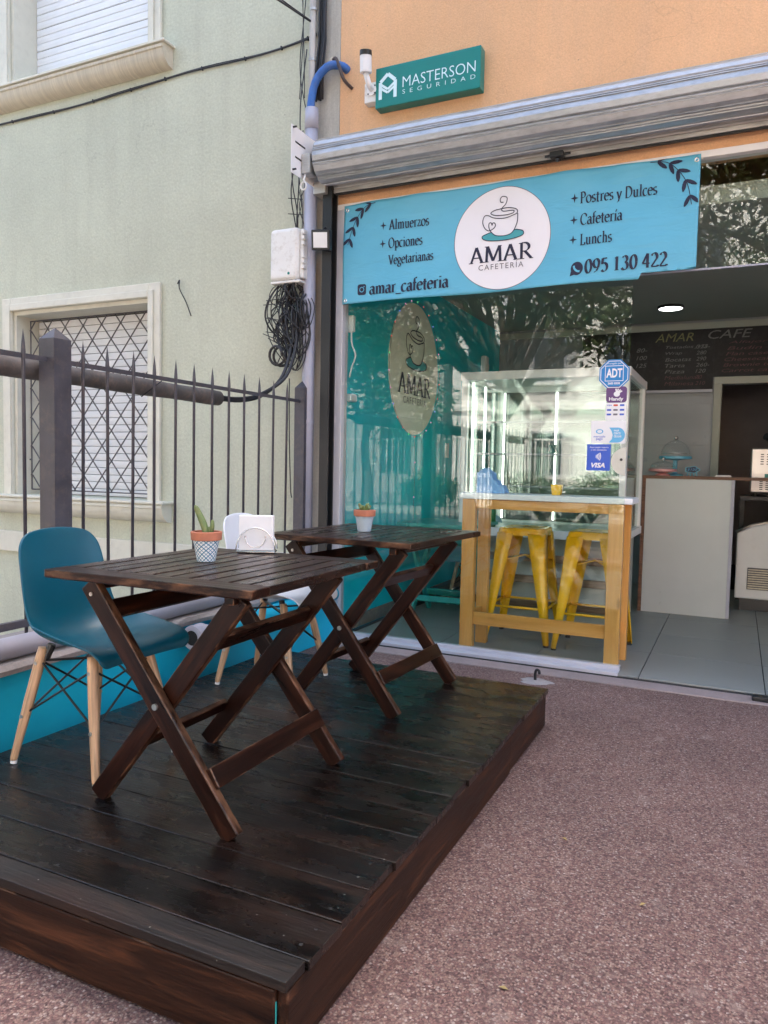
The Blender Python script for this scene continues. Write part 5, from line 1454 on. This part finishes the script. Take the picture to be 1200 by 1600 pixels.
for k in range(4):
    cup = thing("glass_cup", ("lowest", "second lowest", "third", "topmost")[k] + " clear glass cup in the stack on the counter end", "cup", (.33, 6.60, 1.123 + .048 * k), 0, "stacked glass cups on the counter")
    obj("bowl", MB().lathe([(.0, 0), (.024, 0), (.034, .046), (.032, .046), (.022, .004), (0, .004)], 20), m_dome, cup, smooth=True)
    obj("handle", MB().tube([(-.03 - .016 * math.sin(RAD(a)), 0, .023 + .016 * math.cos(RAD(a))) for a in range(0, 181, 20)], .004, 6), m_whiteplastic, cup, smooth=True)
bt2 = thing("squeeze_bottle", "blue and yellow bottle standing on the coffee machine", "bottle", (.33, 7.12, 1.366))
obj("body", MB().lathe([(0, 0), (.05, 0), (.055, .02), (.05, .12), (.025, .15), (0, .15)], 18), m_visab, bt2, smooth=True)
obj("cap", MB().lathe([(.026, .151), (.026, .20), (.01, .23), (0, .23)], 14), m_yellow, bt2)
fz = thing("ice_cream_freezer", "white curved chest freezer with glass lid behind the counter", "freezer", (.6, 7.0, FZ))
prof = [(0.0, .12), (0.0, .62)] + [(.65 - .65 * math.cos(RAD(a)), .62 + .17 * math.sin(RAD(a))) for a in range(10, 91, 10)] + [(1.3, .79), (1.3, .12)]
obj("body", MB().prism([(.01, .12), (.01, .66), (.12, .72), (.3, .765), (.6, .79), (1.2, .79), (1.2, .12)], lambda a, b, d: (a, d, b), 6.83, 6.90), m_freezer, fz, world=True, bevel=.01)
obj("side_panel", MB().box(.011, 1.2, 6.901, 6.94, .12, .62), m_freezer, fz, world=True)
obj("lid_trim", MB().tube([(0.0, 6.85, .665), (.12, 6.85, .727), (.3, 6.85, .772), (.6, 6.85, .80), (1.2, 6.85, .80)], .012, 8), m_steel, fz, world=True, smooth=True)
g_ = obj("vent_grille", MB().box(.10, .46, 6.818, 6.8295, .20, .38), m_iron, fz, world=True, bevel=.003)
for k in range(9): obj("grille_slat", MB().box(.105, .455, 6.806, 6.8175, .208 + .019 * k, .218 + .019 * k), m_sillp, g_, world=True)
obj("foot", MB().box(.05, 1.1, 6.85, 6.93, FZ, .1195), m_blackmetal, fz, world=True)
# ---- chalkboard
ck = thing("chalkboard", "long black chalkboard menu on the back wall", "chalkboard", (-.2, 7.86, 1.95))
obj("board", MB().box(-1.5, -.262, 7.866, 7.89, 1.955, 2.528).box(-.2615, 1.6, 7.866, 7.89, 2.072, 2.528), m_board, ck, world=True, recalc=False)
obj("frame", MB().box(-1.5, -.262, 7.855, 7.892, 1.925, 1.954), m_pvc, ck, world=True, bevel=.003)
cf = plane_fn(7.8655)
def chalk(t, x0, x1, z0, z1, m): sans_text("chalk_lettering", t, cf, x0, x1, z0, z1, m, ck, shear=.25, bold=-.004 if False else .0)
chalk("AMAR", -.80, -.45, 2.42, 2.50, m_chalky); chalk("CAFE", -.32, .06, 2.43, 2.51, m_chalk)
for k, (a, b) in enumerate((("Tostados JyQ", "325-"), ("Wrap", "280"), ("Bocatas", "290"), ("Tarta", "260-"), ("Pizza", "120"), ("Medialunas", "70"), ("Milanesa", "210"))):
    z = 2.345 - .058 * k
    m = m_chalk if k < 5 else m_chalkp
    chalk(a, -.70, -.70 + .028 * len(a) + .04, z, z + .036, m); chalk(b, -.42, -.42 + .03 * len(b), z, z + .036, m)
for k, a in enumerate(("80-", "100", "125")): chalk(a, -.97, -.87, 2.33 - .075 * k, 2.37 - .075 * k, m_chalk)
for k, a in enumerate(("Alfajor", "Budin", "Flan casero", "Cheesecake", "Brownie torta", "Carrot cake")): chalk(a, -.14 - .01 * k, .02 + .025 * len(a), 2.37 - .052 * k, 2.402 - .052 * k, m_chalkp)
# ---- ceiling lamp
lm_ = thing("ceiling_light", "round lit white ceiling lamp inside the cafe", "ceiling lamp", (-.61, 7.16, 2.60))
obj("rim", MB().lathe([(.098, .020), (.112, .020), (.114, .0), (.098, -.004)], 36, closed=True), m_blackmetal, lm_)
obj("diffuser", MB().lathe([(.0, -.002), (.0975, -.002), (.0975, .018), (0, .018)], 36), m_led, lm_)
# ---- turquoise table and light blue chair inside
it = folding_table("cafe_table", "turquoise painted folding table against the teal wall inside", -1.98, 5.35, RAD(90), .60, .60, .72, m_turq, "cafe tables inside", feet=.46, nsl=8, halfY=.22)
it.location.z = FZ
shell_chair("shell_chair", "light blue shell chair at the turquoise table inside", (-1.95, 5.95, FZ + .002), RAD(-95), m_shelllight, "shell chairs inside")

# ================================================================== across the street (seen mirrored in the glass)
ab = thing("apartment_building", "white apartment building across the street, mirrored in the shop window", "building", (-6, -17, 0))
obj("wall", MB().box(-9.5, 5, -24, -17, -.1, 10.5), m_apart, ab, world=True)
obj("cornice", MB().box(-9.7, 5.2, -24.2, -16.8, 10.5, 10.8), m_apart, ab, world=True)
for zf in (3.2, 6.4):
    obj("string_course", MB().box(-9.5, 5, -16.999, -16.9, zf, zf + .15), m_apart, ab, world=True)
for r_ in range(3):
    for c_ in range(6):
        x = -8.9 + 2.4 * c_; z = 1.0 + 3.2 * r_
        wn = obj("window", MB().box(x - .08, x + 1.08, -16.995, -16.93, z - .08, z + 1.48), m_alu, ab, world=True)
        obj("pane", MB().box(x, x + .48, -16.929, -16.92, z, z + 1.4).box(x + .52, x + 1.0, -16.929, -16.92, z, z + 1.4), m_wglass, wn, world=True)
        obj("sill", MB().box(x - .15, x + 1.15, -16.99, -16.8, z - .16, z - .085), m_apart, wn, world=True)
for c_ in range(2):
    x = -6.2 + 5.0 * c_
    bc = obj("balcony", MB().box(x - 1.3, x + 1.3, -16.89, -15.9, 6.15, 6.3), m_apart, ab, world=True)
    obj("railing", MB().box(x - 1.3, x + 1.3, -15.95, -15.9, 6.3, 7.2), m_alu, bc, world=True)
nbh = thing("brick_house", "lower ochre house further along the opposite side of the street", "house", (12, -17, 0))
obj("wall", MB().box(5.6, 16, -24, -17.2, -.1, 6.5), m_orange, nbh, world=True)
obj("roof", MB().box(5.5, 16.1, -24.1, -17.0, 6.5, 6.8), m_conc, nbh, world=True)
for x in (7, 10, 13): obj("window", MB().box(x, x + 1.2, -17.19, -17.12, 1.0, 2.5), m_wglass, nbh, world=True)
lfh = thing("grey_house", "grey house further left on the opposite side of the street", "house", (-24, -17, 0))
obj("wall", MB().box(-32, -10.0, -24, -17.4, -.1, 7.5), m_conc, lfh, world=True)
obj("roof", MB().box(-32.1, -9.8, -24.1, -17.2, 7.5, 7.8), m_conc, lfh, world=True)
for x in (-30, -27, -24, -20, -16, -12.5): obj("window", MB().box(x, x + 1.2, -17.39, -17.32, 1.0, 2.6), m_wglass, lfh, world=True)
wf = thing("bar_fence", "white bar fence in front of the building across the street", "fence", (-7, -13, 0))
wb_me = MB().box(-.02, .02, -.02, .02, .35, 2.0).mesh("bar"); wb_me.materials.append(m_apart)
for k in range(100):
    o = bpy.data.objects.new("bar", wb_me); link(o, wf, world=True); o.location = (-16 + .2 * k, -13, 0)
obj("base_wall", MB().box(-16.2, 4.2, -13.1, -12.9, -.1, .35), m_apart, wf, world=True)
obj("rail", MB().box(-16.2, 4.2, -13.03, -12.97, 2.001, 2.05), m_apart, wf, world=True)

def crown_mesh(name, blobs, n, size, seed):
    r = random.Random(seed); mb = MB()
    tot = sum(b[3] ** 2 for b in blobs)
    for (cx, cy, cz, rad) in blobs:
        for _ in range(int(n * rad ** 2 / tot)):
            d = Vector((r.gauss(0, 1), r.gauss(0, 1), r.gauss(0, 1))); d.normalize()
            q = rad * (r.random() ** .45) * (1 + .25 * r.random())
            p = Vector((cx, cy, cz)) + Vector((d.x * q, d.y * q, d.z * q * .8))
            L = size * r.uniform(.7, 1.4); W = L * .38
            t = Vector((r.gauss(0, 1), r.gauss(0, 1), r.gauss(-.5, .7))).normalized()
            s = t.cross(Vector((r.gauss(0, 1), r.gauss(0, 1), r.gauss(0, 1)))).normalized()
            mb.add([p, p + t * L * .5 + s * W * .5, p + t * L, p + t * L * .5 - s * W * .5], [(0, 1, 2, 3)])
    return mb.mesh(name, recalc=False)
def tree(label, x, y, h, blobs, n, seed, leaf=m_leaf, size=.13, tr_=.14):
    t = thing("street_tree", label, "tree", (x, y, 0), 0, "street trees")
    r = random.Random(seed)
    path = [(0, 0, -.15), (.03, .02, h * .25), (-.05, .05, h * .55), (.05, 0, h)]
    tk_ = obj("trunk", MB().tube(smooth_path(path, False, 4), [tr_ * (1.25 - .05 * i) for i in range(13)], 12), m_bark, t, smooth=True)
    for b in blobs:
        st = Vector((0, 0, h * r.uniform(.6, .95))); en = Vector(b[:3])
        mid = (st + en) / 2 + Vector((r.uniform(-.2, .2), r.uniform(-.2, .2), .15))
        obj("limb", MB().tube(smooth_path([tuple(st), tuple(mid), tuple(en)], False, 4), [tr_ * .5 * (1 - .08 * i) for i in range(9)], 7), m_bark, tk_, smooth=True)
    cr = obj("crown", crown_mesh("crown", blobs, n, size, seed), leaf, t, recalc=False)
    return t
def blobs_for(seed, n, R, z0, z1, rad):
    r = random.Random(seed)
    return [(r.uniform(-R, R), r.uniform(-R * .8, R * .8), r.uniform(z0, z1), r.uniform(rad * .7, rad * 1.25)) for _ in range(n)]
tree("leafy street tree at the near kerb mirrored above the showcase", -3.2, -2.1, 3.0, [(a - .6, b, c, d) for a, b, c, d in blobs_for(1, 24, 2.6, 2.5, 6.0, .9)], 18000, 1)
tree("leafy street tree farthest left at the near kerb", -8.2, -2.0, 3.0, blobs_for(9, 16, 2.2, 2.2, 5.6, .95), 11000, 9)
tree("leafy street tree at the near kerb mirrored in the transom glass", 1.0, -2.2, 3.6, [(a - .8, b, c, d) for a, b, c, d in blobs_for(2, 18, 2.0, 3.6, 7.0, 1.0)], 17000, 2)
tree("leafy street tree across the road left of the white building", -10.0, -11.2, 3.2, blobs_for(3, 11, 1.9, 2.8, 5.6, 1.0), 7000, 3, size=.16)
tree("leafy street tree across the road at the end of the bar fence", 1.8, -11.4, 3.4, blobs_for(4, 11, 1.9, 3.2, 6.4, 1.0), 7000, 4, size=.16)
for k, (x, y, lab) in enumerate(((-5.4, -12.2, "round shrub in front of the bar fence, nearest the white building door"), (-3.6, -12.3, "smaller round shrub beside the bar fence"), (-8.4, -12.2, "wide shrub at the left part of the bar fence"))):
    t = thing("shrub", lab, "shrub", (x, y, 0), 0, "shrubs along the bar fence")
    obj("foliage", crown_mesh("foliage", [(0, 0, .6, .6), (.5, .1, .5, .5), (-.5, 0, .45, .45)], 2200, .12, 20 + k), m_leaf2, t, recalc=False)
    obj("stem", MB().tube([(0, 0, -.05), (0, 0, .6)], .04, 7), m_bark, t)

adp = thing("white_adapter", "white plug adapter with a thin cable hanging behind the top left of the shop window", "adapter", (-2.33, 4.42, 2.0))
obj("body", MB().box(-2.385, -2.33, 4.405, 4.44, 2.03, 2.14), m_white, adp, world=True, bevel=.01)
obj("cord", MB().tube(smooth_path([(-2.35, 4.42, 2.03), (-2.345, 4.42, 1.95), (-2.32, 4.425, 1.88), (-2.35, 4.43, 1.80), (-2.37, 4.44, 1.74)], False, 4), .006, 6), m_white, adp, world=True, smooth=True)

rnd = random.Random(21)
loose = MB()
for k in range(9):
    x0 = rnd.uniform(-2.66, -2.60); am = rnd.uniform(.01, .05); f0 = rnd.uniform(0, 6)
    z0, z1 = rnd.choice(((2.66, 3.3), (2.66, 2.95), (3.2, 4.4), (3.5, 4.7), (2.7, 3.8)))
    loose.tube(smooth_path([(x0 - am * math.sin(PI * t / 7) * math.sin(f0 + .5 * t) - .012, 4.24 - .02 * math.sin(PI * t / 7), z0 + (z1 - z0) * t / 7) for t in range(8)], False, 3), rnd.choice((.003, .004)), 5)
tag(obj("loose_cables", loose, m_cable, smooth=True), "loose thin cables straggling up the pipe above the white telecom box", "cables")
